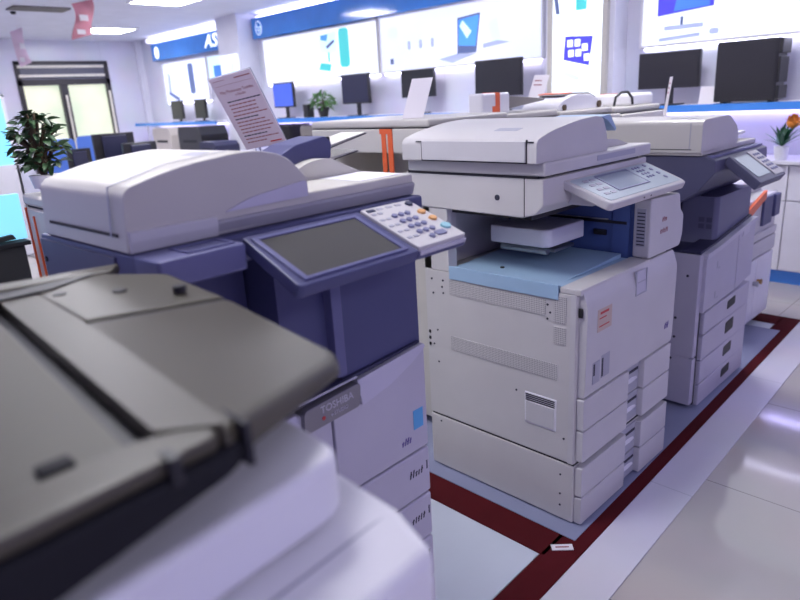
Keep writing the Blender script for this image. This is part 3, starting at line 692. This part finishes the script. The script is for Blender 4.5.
# perforated vents and side details
part('vent_panel', 'ricoh_vent', B(-.535, -.125, -.0025, .003, .752, .806, .001), t)
part('vent_panel', 'ricoh_vent', B(-.535, -.078, -.0025, .003, .535, .590, .001), t)
for z0, z1 in ((.735, .825), (.662, .722)): part('vent_panel', 'ricoh_vent', B(-.094, -.050, -.0025, .003, z0, z1, .001), t)
lw = part('side_window', 'gloss_white', B(-.205, -.080, -.003, .002, .345, .462, .002), t)
part('louvre', 'seam', [B(-.200, -.085, -.0042, -.002, .432 + .007 * k, .4355 + .007 * k, 0) for k in range(4)], lw)
part('flap', 'white', B(-.198, -.087, -.0055, -.002, .352, .428, .002), lw)
for x, z in ((-.62, .80), (-.615, .745), (-.565, .80), (-.57, .775), (-.565, .752), (-.118, .79), (-.108, .765), (-.118, .742), (-.60, .47), (-.05, .33), (-.24, .455), (-.60, .215), (-.06, .19), (-.06, .115), (-.06, .07), (-.6, .60), (-.62, .54)):
    part('screw', 'ink', CYL((x, .001, z), (x, -.002, z), .0038, n=10), t)
for z in (.58, .555, .53): part('side_clip', 'black', B(-.645, -.636, -.003, .004, z, z + .012, .001), t)
part('side_edge', 'white', B(-.034, -.013, -.004, .0, .245, .838, .002), t)
# front door
fd = part('front_door', 'white', [PR('y', rnd([(-.012, .489), (.012, .489), (.016, .52), (.018, .80), (-.002, .852), (-.012, .852)], [.002, .006, .03, .02, .006, .002]), .012, W - .006, .004)], t)
part('door_handle', 'silver', XF(B(-.004, .003, .335, .405, -.04, .04, .002), Matrix.Translation((.0155, 0, .80)) @ Matrix.Rotation(-.06, 4, 'Y')), fd)
part('handle_outline', 'sticker_grey', [B(.0165, .0200, .330, .334, .758, .842, 0), B(.0165, .0200, .406, .410, .758, .842, 0), B(.0165, .0205, .330, .410, .756, .760, 0), B(.0165, .0200, .345, .395, .80, .803, 0)], fd)
st = part('sticker', 'sticker_orange', B(.0155, .0190, .075, .165, .70, .775, 0), fd, 'pale orange sticker')
part('sticker_print', 'ink_red', [B(.0185, .0194, .09, .145, .757, .765, 0), B(.0185, .0194, .085, .13, .742, .746, 0), B(.0185, .0194, .085, .15, .715, .719, 0)], st)
st = part('sticker', 'sticker_grey', B(.0150, .0180, .055, .10, .525, .60, 0), fd, 'small grey label')
part('sticker_print', 'ink', [B(.0175, .0184, .058, .068, .555, .595, 0)], st)
st = part('sticker', 'sticker_grey', B(.0150, .0178, .112, .165, .53, .61, 0), fd, 'small grey label with black bar')
part('sticker_print', 'ink', B(.0172, .0182, .113, .122, .535, .60, 0), st)
marks('badge_print', 'ink_violet', .0172, .605, .575, .035, .028, fd, 3, .2, 5)
part('door_latch', 'black', B(-.01, .004, .004, .009, .765, .795, .001), t)
# drawers: left and right panels with the handle well between
for (a, b2) in ((.372, .484), (.256, .368), (.122, .233), (.016, .118)):
    dr = part('paper_drawer', 'white', [PR('x', rnd(rect(.008, a, .312, b2 - a), .006), -.012, .016, .005), PR('x', rnd(rect(.438, a, .225, b2 - a), .006), -.012, .016, .005)], t)
    part('handle_well', 'sticker_grey', B(-.03, -.006, .318, .44, a + .002, b2 - .002, .001), dr)
    hm = Matrix.Translation((-.022, .378, (a + b2) / 2 - .012)) @ Matrix.Rotation(-.5, 4, 'Y')
    part('drawer_handle', 'gloss_white', XF(PR('z', rnd([(-.02, -.055), (.016, -.055), (.022, 0), (.016, .055), (-.02, .055)], .012), -.012, .006, .004), hm), dr)
    part('handle_mark', 'ink', XF(CYL((.006, 0, .0055), (.006, 0, .0068), .006), hm), dr)
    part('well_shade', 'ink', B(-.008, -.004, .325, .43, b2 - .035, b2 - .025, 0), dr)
# exit cavity
part('front_ledge', 'ricoh', B(-.075, .0, .0, .47, .836, .856, .004), t)
part('exit_tray', 'blue_tray', [B(-.534, -.078, -.004, .46, .832, .852, .005), PR('x', rnd([(-.006, .812), (.004, .812), (.012, .856), (-.004, .862)], .003), -.53, -.078, .002),
                                PR('x', [(.05, .852), (.45, .852), (.45, .868)], -.53, -.10, .002)], t, 'pale blue paper exit tray')
part('tray_sensor', 'black', CYL((-.37, .10, .852), (-.37, .10, .8575), .008), t)
part('rear_column', 'ricoh', [B(-D, -.615, 0, W, .836, 1.07, .004), B(-D, -.535, 0, .05, .836, 1.07, .004)], t)
part('inner_wall', 'inner_blue', [B(-.61, -.062, .47, W - .01, .836, 1.07, .003)], t, 'deep blue inner wall')
part('wall_rib', 'inner_blue', [B(-.145, -.08, .462, .471, .85, 1.06, .002), B(-.60, -.15, .464, .472, .985, 1.055, .002)], t)
part('wall_slot', 'black', [B(-.60, -.09, .458, .468, .972, .982, .001)] + [B(x, x + .05, .462, .471, .925, .945, .001) for x in (-.50, -.36, -.22)], t)
part('slot_bar', 'metal', B(-.60, -.16, .454, .460, .985, .9885, .0005), t)
part('right_column', 'white', PR('x', rnd([(.455, .858), (.715, .858), (.735, .90), (.735, .975), (.705, 1.0), (.69, 1.06), (.455, 1.07)], .012), -.062, 0, .006), t)
vt = part('column_grille', 'sticker_grey', B(-.050, -.016, .4525, .458, .90, 1.035, .001), t)
part('grille_slot', 'ink', [B(-.047, -.019, .4512, .4538, .905 + .0125 * k, .909 + .0125 * k, 0) for k in range(10)], vt)
marks('badge_print', 'ink_pink', .0004, .57, .985, .04, .018, t, 4, .1, 6)
marks('badge_print', 'ink_pink', .0004, .57, .945, .065, .022, t, 6, .15, 7)
part('exit_unit', 'gloss_white', PR('z', rnd([(-.485, .18), (-.255, .18), (-.235, .20), (-.235, .425), (-.485, .425)], .012), .922, .985, .006), t, 'light inner exit unit')
part('exit_roller', 'metal', [TUBE([(-.46, .22, .9), (-.26, .22, .9)], .012), B(-.45, -.25, .25, .38, .893, .905, .002)], t)
# scanner and panel
part('scanner_housing', 'ricoh', PR('y', rnd([(-.725, 1.07), (-.215, 1.062), (-.165, 1.075), (-.136, 1.105), (-.136, 1.188), (-.725, 1.190)], .006), -.004, W + .02, .006), t)
part('housing_seam', 'seam', B(-.206, -.204, -.0056, -.0035, 1.066, 1.188, 0), t)
part('lock_hole', 'ink', CYL((-.31, -.002, 1.122), (-.31, -.0065, 1.122), .0095, n=16), t)
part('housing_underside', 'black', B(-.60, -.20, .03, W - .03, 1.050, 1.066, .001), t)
part('panel_arm', 'white', PR('y', [(-.15, 1.085), (-.06, 1.085), (-.03, 1.115), (-.14, 1.165)], .16, .60, .006), t)
rm = Matrix.Translation((-.142, .028, 1.172)) @ Matrix.Rotation(math.radians(23), 4, 'Y')
cp = part('control_panel', 'ricoh', XF(PR('z', rnd([(0, .085), (.178, .105), (.178, .655), (.15, .665), (0, .655)], [.01, .02, .02, .02, .01]), -.028, 0, .006), rm), t)
part('keypad_film', 'aqua', XF(PR('z', rnd([(.016, .10), (.160, .125), (.160, .645), (.016, .645)], .01), .0, .0012, 0), rm), cp, 'aqua panel film')
part('display', 'lcd', XF(B(.030, .122, .245, .455, .0012, .0028, .0005), rm), cp)
part('display_frame', 'key', [XF(s, rm) for s in (B(.025, .030, .24, .46, .001, .0035, 0), B(.122, .127, .24, .46, .001, .0035, 0), B(.03, .122, .24, .245, .001, .0035, 0), B(.03, .122, .455, .46, .001, .0035, 0))], cp)
for i in range(4):
    for j in range(3): part('key', 'key', XF(CYL((.034 + i * .021, .50 + j * .021, .001), (.034 + i * .021, .50 + j * .021, .004), .0065, .0055, 10), rm), cp)
for j in range(4): part('key', 'key', XF(CYL((.03 + .03 * j, .595, .001), (.03 + .03 * j, .595, .004), .009, .008, 12), rm), cp)
for i in range(4):
    for j in range(2): part('key', 'sticker_grey', XF(B(.034 + i * .028, .046 + i * .028, .15 + j * .04, .178 + j * .04, .001, .003, .0005), rm), cp)
for y in (.33, .38): part('port_dot', 'ink', XF(CYL((.1775, y, -.012), (.1795, y, -.012), .003), rm), cp)
# document feeder
part('feeder_base', 'ricoh', B(-.705, -.125, -.012, .70, 1.196, 1.238, .008), t)
part('base_grip', 'sticker_grey', B(-.1265, -.1235, .30, .57, 1.212, 1.230, .001), t)
part('lid_gap', 'seam', B(-.71, -.155, -.005, .66, 1.188, 1.198, 0), t)
pf = rnd([(-.036, 1.236), (-.036, 1.306), (.04, 1.328), (.2, 1.352), (.32, 1.357), (.36, 1.349), (.388, 1.300), (.395, 1.236)], [.004, .02, .05, .08, .03, .015, .02, .004], 5)
fe = part('document_feeder', 'ricoh', PR('x', pf, -.705, -.140, .012), t)
part('feeder_cover', 'white', B(-.605, -.178, -.0415, -.034, 1.240, 1.304, .003), fe)
part('cover_gap', 'seam', [B(-.610, -.606, -.0375, -.033, 1.238, 1.300, 0), B(-.177, -.173, -.0375, -.033, 1.238, 1.308, 0), B(-.610, -.173, -.0375, -.033, 1.2365, 1.2405, 0), B(-.177, -.152, -.0372, -.03, 1.2990, 1.3025, 0), B(-.635, -.606, -.0372, -.03, 1.2990, 1.3025, 0)], fe)
part('cover_latch', 'sticker_grey', PR('x', [(.048, 1.3275), (.082, 1.3335), (.082, 1.336), (.048, 1.330)], -.36, -.27, .0005), fe)
part('input_tray', 'blue_tray', PR('x', rnd([(.365, 1.352), (.42, 1.357), (.468, 1.308), (.463, 1.298), (.41, 1.335)], .003), -.34, -.148, .001), t, 'pale blue feeder tray')
part('output_tray', 'ricoh', PR('x', rnd([(.45, 1.236), (.47, 1.27), (.56, 1.262), (.66, 1.236)], .012), -.66, -.19, .006), t)
part('tray_support', 'white', PR('x', rnd([(.40, 1.24), (.53, 1.24), (.48, 1.29), (.40, 1.32)], .01), -.60, -.20, .004), t)
for sx in (-.58, -.07):
    for sy in (.06, .61): part('caster', 'black', CYL((sx, sy - .012, .0225), (sx, sy + .012, .0225), .0108), t)

# ------------------------------------------------------------------ third copier: dark blue top, black-gripped drawers
t = thing('photocopier', 'dark blue and white photocopier with black drawer grips beyond the beige one', 'photocopier', (-1.02, 2.80, 0))
W = .63
part('cabinet', 'lilac', B(-.60, -.03, .0, W, .20, .73, .005), t)
part('side_panel', 'lilac', [B(-.60, -.012, -.004, .036, .262, .735, .004), B(-.60, -.012, -.004, .036, .03, .255, .004)], t)
part('drawer_bank', 'lilac', B(-.60, -.03, .0, W, .03, .20, .004), t)
part('side_gap', 'black', B(-.04, -.014, .036, .052, .02, .472, 0), t)
for x, z in ((-.06, .64), (-.10, .44), (-.13, .59), (-.10, .35), (-.11, .245), (-.14, .04)): part('screw', 'ink', CYL((x, -.003, z), (x, -.0065, z), .006), t)
part('side_catch', 'black', B(-.19, -.17, -.007, -.002, .50, .525, .001), t)
part('front_door', 'lilac', PR('x', rnd([(.03, .470), (.405, .487), (.40, .758), (.22, .735), (.03, .718)], [.004, .004, .004, .05, .004]), -.03, .004, .006), t)
part('front_door', 'lilac', PR('x', rnd([(.412, .488), (.62, .515), (.62, .79), (.407, .760)], .005), -.03, .004, .006), t)
for z in (.51, .65): part('door_mark', 'sticker_grey', [B(.003, .005, .15, .16, z, z + .03, 0), B(.003, .005, .17, .19, z - .006, z, 0)], t)
part('logo_plate', 'art_grey', PR('x', rnd([(.44, .735), (.53, .748), (.52, .79), (.45, .775)], .008), .002, .008, .001), t) if False else part('logo_plate', 'silver', PR('x', rnd([(.44, .735), (.53, .748), (.52, .79), (.45, .775)], .008), .002, .009, .001), t)
for (a, b2) in ((.362, .462), (.238, .354), (.122, .230), (.012, .114)):
    dr = part('paper_drawer', 'lilac', PR('x', rnd([(.054, a), (.62, a + .008), (.62, b2 + .018), (.35, b2 + .01), (.054, b2)], .006), -.03, .004, .006), t)
    part('drawer_grip', 'black', PR('x', rnd([(.33, a + .045), (.43, a + .052), (.43, b2 - .006), (.33, b2 - .014)], .008), -.01, .006, .001), dr, 'black recessed grip')
part('exit_lip', 'navy_dark', PR('x', rnd([(.01, .722), (.20, .735), (.62, .795), (.62, .815), (.18, .760), (.01, .747)], .006), -.10, -.018, .003), t)
part('lip_trim', 'silver', PR('x', rnd([(.025, .715), (.20, .732), (.62, .788), (.62, .806), (.18, .752), (.025, .738)], .006), -.02, .010, .004), t, 'silver curved lip')
part('upper_body', 'slate_light', [PR('z', rnd([(-.19, .20), (-.045, .20), (-.030, .215), (-.030, .62), (-.19, .62)], .008), .735, .955, .004)], t)
part('inner_body', 'navy_dark', B(-.60, -.185, .34, .62, .735, .955, .004), t)
part('body_grille', 'slate', [B(x, x + .025, .0, .004, z, z + .03, .001) for x in () for z in ()] + [XF(B(-.30 + .035 * i, -.275 + .035 * i, -.002, .002, .81 + .03 * j, .832 + .03 * j, .001), Matrix.Translation((.19, .2005, 0))) for i in range(2) for j in range(2)], t)
part('exit_cavity', 'navy_dark', [B(-.60, -.55, 0, .32, .735, .955, .003), B(-.60, -.03, .01, .33, .728, .742, .003), B(-.58, -.28, .03, .3, .885, .925, .008)], t)
part('scanner_housing', 'slate', PR('y', rnd([(-.62, 1.148), (-.03, 1.152), (.015, 1.135), (.018, 1.085), (-.05, 1.0), (-.13, .948), (-.62, .955)], .006), -.005, W, .006), t)
part('housing_top_strip', 'navy_light', B(-.034, .0, .01, W - .02, 1.140, 1.153, .003), t)
part('top_recess', 'navy_dark', B(-.028, -.006, .03, .09, 1.1525, 1.1545, 0), t)
part('screw', 'metal', CYL((-.31, -.004, 1.07), (-.31, -.0085, 1.07), .006), t)
tm = Matrix.Translation((.03, -.10, 1.142)) @ Matrix.Rotation(math.radians(36), 4, 'Y') @ Matrix.Diagonal((.85, 1, 1, 1))
cp = part('control_panel', 'slate', XF(PR('z', rnd([(0, .20), (.20, .18), (.20, .51), (0, .52)], .01), -.04, 0, .005), tm), t)
part('touch_screen', 'lcd', XF(B(.02, .165, .215, .375, .0005, .002, .0005), tm), cp)
part('keypad_plate', 'ricoh', XF(B(.006, .185, .392, .505, -.001, .004, .002), tm), cp)
for i in range(5):
    for j in range(3): part('key', 'key', XF(CYL((.035 + i * .028, .42 + j * .028, .003), (.035 + i * .028, .42 + j * .028, .007), .009, .008, 10), tm), cp)
fe = part('document_feeder', 'cream', PR('x', rnd([(-.03, 1.165), (-.03, 1.285), (0, 1.298), (.26, 1.302), (.36, 1.25), (.385, 1.20), (.365, 1.165)], [.003, .012, .02, .03, .03, .02, .003]), -.62, -.035, .010), t)
part('feeder_base', 'cream', B(-.62, -.035, -.02, .62, 1.153, 1.175, .005), t)
part('feeder_seam', 'seam', B(-.60, -.075, -.0315, -.028, 1.178, 1.181, 0), fe)
part('side_seam', 'sticker_grey', B(-.085, -.082, -.0315, -.028, 1.18, 1.285, 0), fe)
part('feeder_mark', 'sticker_grey', B(-.2, -.10, .05, .09, 1.2985, 1.3005, 0), fe)
part('output_tray', 'gloss_white', PR('x', rnd([(.35, 1.178), (.61, 1.20), (.61, 1.212), (.35, 1.195)], .004), -.55, -.08, .003), t)
for sx in (-.55, -.07):
    for sy in (.06, .57): part('caster', 'black', CYL((sx, sy - .012, .0275), (sx, sy + .012, .0275), .0155), t)
card('price_card', 'thin white card standing edge-on atop the dark blue copier feeder', (-1.33, 3.03, 1.3025), (-.12, 0, -1.05), .10, .17)

# ------------------------------------------------------------------ fourth machine at the far end
t = thing('photocopier', 'low white copier on white cabinet at the far end of the row', 'photocopier', (-1.17, 3.76, 0))
W = .56
part('stand_cabinet', 'gloss_white', B(-.55, -.018, 0, W, .06, .45, .006), t)
for i, (a, b2) in enumerate(((.004, .275), (.281, W - .004))):
    dr = part('stand_door', 'gloss_white', B(-.018, 0, a, b2, .065, .445, .004), t)
    y = .245 if i == 0 else .31
    part('door_lock', 'brass' if i else 'metal', [CYL((0, y, .30), (.02, y, .30), .012), CYL((.02, y, .30), (.026, y, .30), .016)], dr)
part('cabinet', 'white', B(-.55, -.01, 0, W, .452, .80, .010), t)
part('paper_drawer', 'white', B(-.01, .006, .015, W - .01, .46, .55, .005), t)
part('paper_drawer', 'white', B(-.01, .006, .015, W - .01, .556, .60, .005), t)
part('side_slot', 'seam', B(-.04, -.01, -.002, .002, .46, .78, 0), t)
part('front_cover', 'navy', B(-.012, .004, .29, .44, .63, .79, .004), t, 'dark blue front cover')
part('front_cover', 'navy', B(-.012, .012, .46, .555, .66, .79, .006), t, 'dark blue side cover')
part('scanner_housing', 'white', B(-.55, -.10, 0, W, .80, .88, .01), t)
part('tape', 'tape', [PR('x', [(-.002, .70), (.30, .79), (.30, .835), (-.002, .755)], -.0105, .0065, 0), B(-.12, .006, -.0035, -.001, .70, .755, 0)], t, 'orange tape')
for sx in (-.5, -.06):
    for sy in (.05, .5): part('caster', 'black', CYL((sx, sy - .012, .035), (sx, sy + .012, .035), .0262), t)

# ------------------------------------------------------------------ machines of the row behind
def back_copier(label, loc, rz, w=.62, dp=.7, h=1.25, tape_y=None, body='cream', hump='lid'):
    t = thing('photocopier', label, 'photocopier', loc, (0, 0, rz))
    part('cabinet', body, B(-dp, 0, 0, w, .05, h - .34, .008), t)
    for k in range(3): part('paper_drawer', body, B(0, .012, .01, w - .01, .12 + k * .2, .31 + k * .2, .005), t)
    part('rear_column', body, B(-dp, -dp + .16, 0, w, h - .34, h - .10, .005), t)
    part('side_column', body, B(-dp + .16, -.06, w - .18, w, h - .34, h - .10, .005), t)
    part('scanner_housing', body, B(-dp, .02, -.005, w + .005, h - .10, h, .008), t)
    part('lid_gap', 'seam', B(-dp + .008, .0, .003, w - .003, h - .002, h + .006, 0), t)
    if hump == 'lid':
        part('platen_lid', body, B(-dp, -.03, -.005, w, h + .005, h + .036, .01), t)
    elif hump == 'box':
        part('feeder_base', body, B(-dp, -.03, -.005, w, h + .005, h + .04, .01), t)
        part('document_feeder', 'gloss_white', B(-.17, -.08, .07, .29, h + .04, h + .142, .012), t)
        part('input_tray', 'vent_metal', H([(-.24, .28, h + .06), (-.09, .28, h + .06), (-.11, .645, h + .090), (-.26, .645, h + .090)],
                                           [(-.24, .28, h + .125), (-.09, .28, h + .125), (-.11, .645, h + .100), (-.26, .645, h + .100)], .004), t, 'grey input tray')
    elif hump == 'round':
        part('feeder_base', body, B(-dp, -.03, -.005, w, h + .005, h + .04, .01), t)
        part('document_feeder', 'gloss_white', PR('x', rnd([(.02, h + .04), (.06, h + .09), (.2, h + .125), (.38, h + .12), (.5, h + .075), (.52, h + .04)], .04), -.30, -.06, .008), t)
        part('input_tray', 'vent_metal', PR('x', rnd([(.14, h + .122), (.26, h + .134), (.42, h + .130), (.50, h + .105), (.50, h + .095), (.40, h + .118)], .008), -.28, -.10, .003), t, 'grey input tray')
        part('side_knob', 'stem', [CYL((-.06, .085, h + .058), (-.05, .085, h + .058), .016), CYL((-.06, .46, h + .062), (-.05, .46, h + .062), .02)], t)
    else:
        part('feeder_base', body, B(-dp, -.03, -.005, w, h + .005, h + .04, .01), t)
        part('document_feeder', 'gloss_white', B(-.35, -.06, .28, .58, h + .04, h + .115, .02), t)
        part('cable', 'black', TUBE([(-.05, .03, h + .05), (-.05, .05, h + .10), (-.05, .12, h + .125), (-.05, .20, h + .125), (-.05, .26, h + .09), (-.05, .27, h + .05)], .008), t, 'black looped cable')
    if tape_y is not None: part('tape', 'tape', tape_y, t, 'orange tape')
    for sx in (-dp + .06, -.06):
        for sy in (.06, w - .06): part('caster', 'black', CYL((sx, sy - .012, .03), (sx, sy + .012, .03), .0218), t)
    return t
back_copier('cream copier behind the beige one with vertical orange tape on its side', (-1.76, 1.95, 0), 0, w=.52, dp=.78, h=1.328,
            tape_y=[B(-.30, -.275, -.0085, -.004, 1.10, 1.3285, 0), B(-.262, -.235, -.0085, -.004, 1.10, 1.3285, 0), B(-.31, -.235, -.0088, -.004, 1.308, 1.3285, 0)])
back_copier('back row copier with boxy taped feeder and grey tray', (-1.93, 2.50, 0), 0, w=.65, dp=.68, h=1.305, hump='box',
            tape_y=[B(-.16, -.09, .17, .205, 1.4465, 1.449, 0), B(-.0825, -.0785, .17, .205, 1.345, 1.447, 0), B(-.0835, -.0782, .145, .18, 1.345, 1.385, 0)])
back_copier('back row copier with rounded white feeder and curved grey tray', (-1.93, 3.17, 0), 0, w=.58, dp=.68, h=1.29, hump='round',
            tape_y=[PR('x', [(.20, 1.4175), (.26, 1.4235), (.26, 1.4265), (.20, 1.4215)], -.30, -.115, 0)])
back_copier('last back row copier with black cable looped over its top', (-1.93, 3.77, 0), 0, w=.62, dp=.68, h=1.28, hump='cable',
            tape_y=[B(-.3, -.2, .3, .36, 1.394, 1.398, 0)])
back_copier('white machine behind the navy copier carrying the leafy plant', (-1.46, .535, 0), 0, w=.62, dp=.56, h=1.22,
            tape_y=[B(-.545, -.538, -.009, -.004, .9, 1.22, 0), B(-.49, -.482, -.009, -.004, .9, 1.20, 0)])
card('price_card', 'slanted blank white card atop the cream copier, before a wall monitor', (-1.98, 2.055, 1.3650), (-.58, -.005, .263), .10, .19, lines=0)
card('price_card', 'slanted white card with faint pink print beside the lightbox pillar', (-2.36, 3.50, 1.3325), (-.504, .054, .128), .10, .23, lines=2)
card('price_card', 'pale pink card standing left of cream copier, behind navy input tray', (-2.42, 1.72, 1.27), (-.2, 0, .25), .15, .10, mat='paper_pink', lines=0) if False else None

# plant on the back-left machine
t = thing('potted_plant', 'leafy dark green plant at far left on the white machine', 'plant', (-1.95, .578, 1.2705))
part('pot', 'pot_white', LATHE((0, 0, 0), [(.03, .0005), (.036, .03), (.038, .035), (.03, .035)]), t)
bush(t, (0, 0, .045), .062, .15, 260, .031, .018, 'leaf', 11)

# ------------------------------------------------------------------ left background: counter, chairs, monitors
t = thing('display_counter', 'black display counter with glowing cyan sign at far left edge', 'counter', (-3.3, .25, 0))
part('body', 'black', B(-.5, .30, -.9, .51, .0005, .955, .008), t)
part('worktop', 'charcoal', B(-.52, .32, -.92, .53, .955, .972, .003), t)
part('lit_sign', 'poster_cyan', B(.22, .25, -.9, .54, .9725, 1.16, .003), t, 'glowing cyan sign')
for k in range(2): part('small_gadget', 'black', PR('x', rnd([(.36 + .06 * k, .975), (.43 + .06 * k, .98), (.42 + .06 * k, 1.0), (.37 + .06 * k, .995)], .004), .252, .275, .001), t)
t = thing('lightbox_stand', 'tall glowing cyan lightbox at the left edge of photo', 'lightbox', (-8.0, 1.63, 0))
part('panel', 'poster_cyan', B(-.03, .03, -.5, .47, 1.0, 1.69, .004), t)
part('frame', 'gloss_white', [B(-.05, .05, -.53, -.5, .02, 1.72), B(-.05, .05, .47, .50, .02, 1.72), B(-.05, .05, -.53, .50, 1.69, 1.72), B(-.05, .05, -.53, .50, .02, 1.0)], t)
for y in (-.5, .41): part('foot', 'metal', B(-.2, .2, y, y + .06, .0005, .02), t)
def chair(label, loc, rz, mat, group):
    t = thing('office_chair', label, 'chair', loc, (0, 0, rz), group)
    part('seat', mat, PR('z', rnd([(-.23, -.23), (.23, -.23), (.23, .23), (-.23, .23)], .06), .43, .50, .015), t)
    part('backrest', mat, XF(PR('x', rnd([(-.21, .62), (.21, .62), (.19, 1.22), (-.19, 1.22)], .06), -.03, .03, .012), Matrix.Translation((-.24, 0, 0))), t)
    part('back_post', 'black', [TUBE([(-.18, 0, .45), (-.29, 0, .55), (-.28, 0, .75)], .02)], t)
    part('gas_column', 'black', CYL((0, 0, .08), (0, 0, .43), .03), t)
    for k in range(5):
        a = k * 2 * PI / 5
        lg = part('leg', 'black', TUBE([(0, 0, .10), (.27 * math.cos(a), .27 * math.sin(a), .07)], .018), t)
        part('caster', 'black', CYL((.27 * math.cos(a), .27 * math.sin(a) - .012, .0265), (.27 * math.cos(a), .27 * math.sin(a) + .012, .0265), .026), lg)
    return t
chair('blue office chair by the window, nearer the leafy plant', (-7.75, 2.62, 0), .2, 'chair_blue', 'blue office chairs')
chair('blue office chair by the window, right of its twin', (-8.35, 3.14, 0), -.2, 'chair_blue', 'blue office chairs')
t = thing('office_desk', 'low white desk under the window carrying dark monitors', 'desk', (-7.0, 2.9, 0))
part('tabletop', 'gloss_white', B(-.4, .4, -.75, .75, .83, .86), t)
for sx in (-.36, .32):
    for sy in (-.72, .68): part('leg', 'metal', B(sx, sx + .04, sy, sy + .04, .0005, .83, .002), t)
def desk_monitor(label, x, y, z, w, h, rz, back):
    t = thing('monitor', label, 'monitor', (x, y, z), (0, 0, rz), 'monitors on the window desk')
    part('bezel', 'monitor', B(-.02, .02, -w / 2, w / 2, .07, .07 + h, .006), t)
    part('back_cover', 'monitor_navy', B(.02, .045, -w * .3, w * .3, .12, .05 + h, .012), t)
    part('stand_neck', 'monitor', B(.0, .03, -.03, .03, .006, .14, .002), t)
    part('stand_base', 'monitor', B(-.1, .1, -.12, .12, .0005, .012, .004), t)
desk_monitor('wide black monitor on the desk under the window', -7.1, 2.84, .8605, .43, .335, 0, 1)
desk_monitor('lower dark monitor in front of the wide black one', -6.75, 2.95, .8605, .36, .235, .05, 1)
desk_monitor('small dark monitor between leafy plant and wide black monitor', -6.85, 2.38, .8605, .22, .22, -.1, 1)
t = thing('low_display_table', 'white display table before the left counter holding grey printers', 'table', (-8.4, 4.5, 0))
part('tabletop', 'gloss_white', B(-1.0, 1.0, -.35, .35, .86, .90), t)
for sx in (-.95, .9):
    for sy in (-.32, .27): part('leg', 'metal', B(sx, sx + .05, sy, sy + .05, .0005, .86, .002), t)
def box_printer(label, x, y, z, w, dp, h, mat, cut=.06):
    t = thing('printer', label, 'printer', (x, y, z))
    part('body', mat, PR('y', rnd([(-w / 2, .0005), (w / 2, .0005), (w / 2, h * .7), (w / 2 - cut, h), (-w / 2 + cut * .4, h), (-w / 2, h * .8)], .01), -dp / 2, dp / 2, .006), t)
    part('paper_slot', 'seam', B(-w * .3, w * .3, -dp / 2 - .002, -dp / 2 + .002, h * .4, h * .5, 0), t)
    part('control_strip', 'sticker_grey', B(-w * .3, w * .2, -dp / 2 + .03, -dp / 2 + .08, h - .001, h + .004, .001), t)
box_printer('beige box printer below the small far monitors', -9.05, 4.5, .9005, .55, .4, .33, 'beige')
box_printer('dark grey printer beside the notice sheet, below the shelf', -8.25, 4.5, .9005, .62, .4, .34, 'monitor')
box_printer('navy topped low printer just left of the notice sheet', -7.72, 4.42, .9005, .40, .35, .15, 'navy_dark')

# hanging bunting
def bunting(label, x, y, z0, z1, w, rz, mat, seed):
    t = thing('hanging_bunting', label, 'bunting', (x, y, z1), (0, 0, rz), 'pink paper bunting')
    rr = random.Random(seed)
    h = z1 - z0; v = []; f = []
    n = 7
    for i in range(n + 1):
        tt = i / n
        for k, s in enumerate((-1, 1)):
            v.append((.03 * math.sin(tt * 5 + k), s * w / 2 + .035 * math.sin(3 * tt + seed), -h * tt + (.03 * s)))
    for i in range(n): f.append((2 * i, 2 * i + 1, 2 * i + 3, 2 * i + 2))
    v2 = [(a + .003, b_, c) for a, b_, c in v]; m_ = len(v)
    f2 = [tuple(q + m_ for q in reversed(ff)) for ff in f]
    part('paper_flag', mat, (v + v2, f + f2, 0), t)
    part('printed_panel', 'paper', B(.035, .038, -w * .2, w * .22, -h * .55, -h * .38, 0), t); part('printed_panel', 'paper', B(.04, .043, -w * .45, -w * .05, -h * .93, -h * .80, 0), t)
    part('cord', 'paper', TUBE([(0, 0, CZ - z1 - .002), (0, 0, -.02)], .003, 5), t)
bunting('pink red paper bunting hanging in front of the ceiling light panel', -7.6, 2.94, 2.25, 2.60, .23, .2, 'bunt_pink', 1)
bunting('paler pink bunting hanging by the left end of the window shutter', -10.2, 3.08, 2.16, 2.60, .15, .1, 'bunt_pale', 4)

# ------------------------------------------------------------------ light
w = bpy.data.worlds.new('world'); S.world = w; w.use_nodes = True
bg = w.node_tree.nodes['Background']; bg.inputs['Color'].default_value = (.50, .455, 1.0, 1); bg.inputs['Strength'].default_value = .74
S.view_settings.view_transform = 'Standard'; S.view_settings.look = 'None'; S.view_settings.gamma = 1; S.view_settings.use_curve_mapping = False
S.view_settings.exposure = -.02
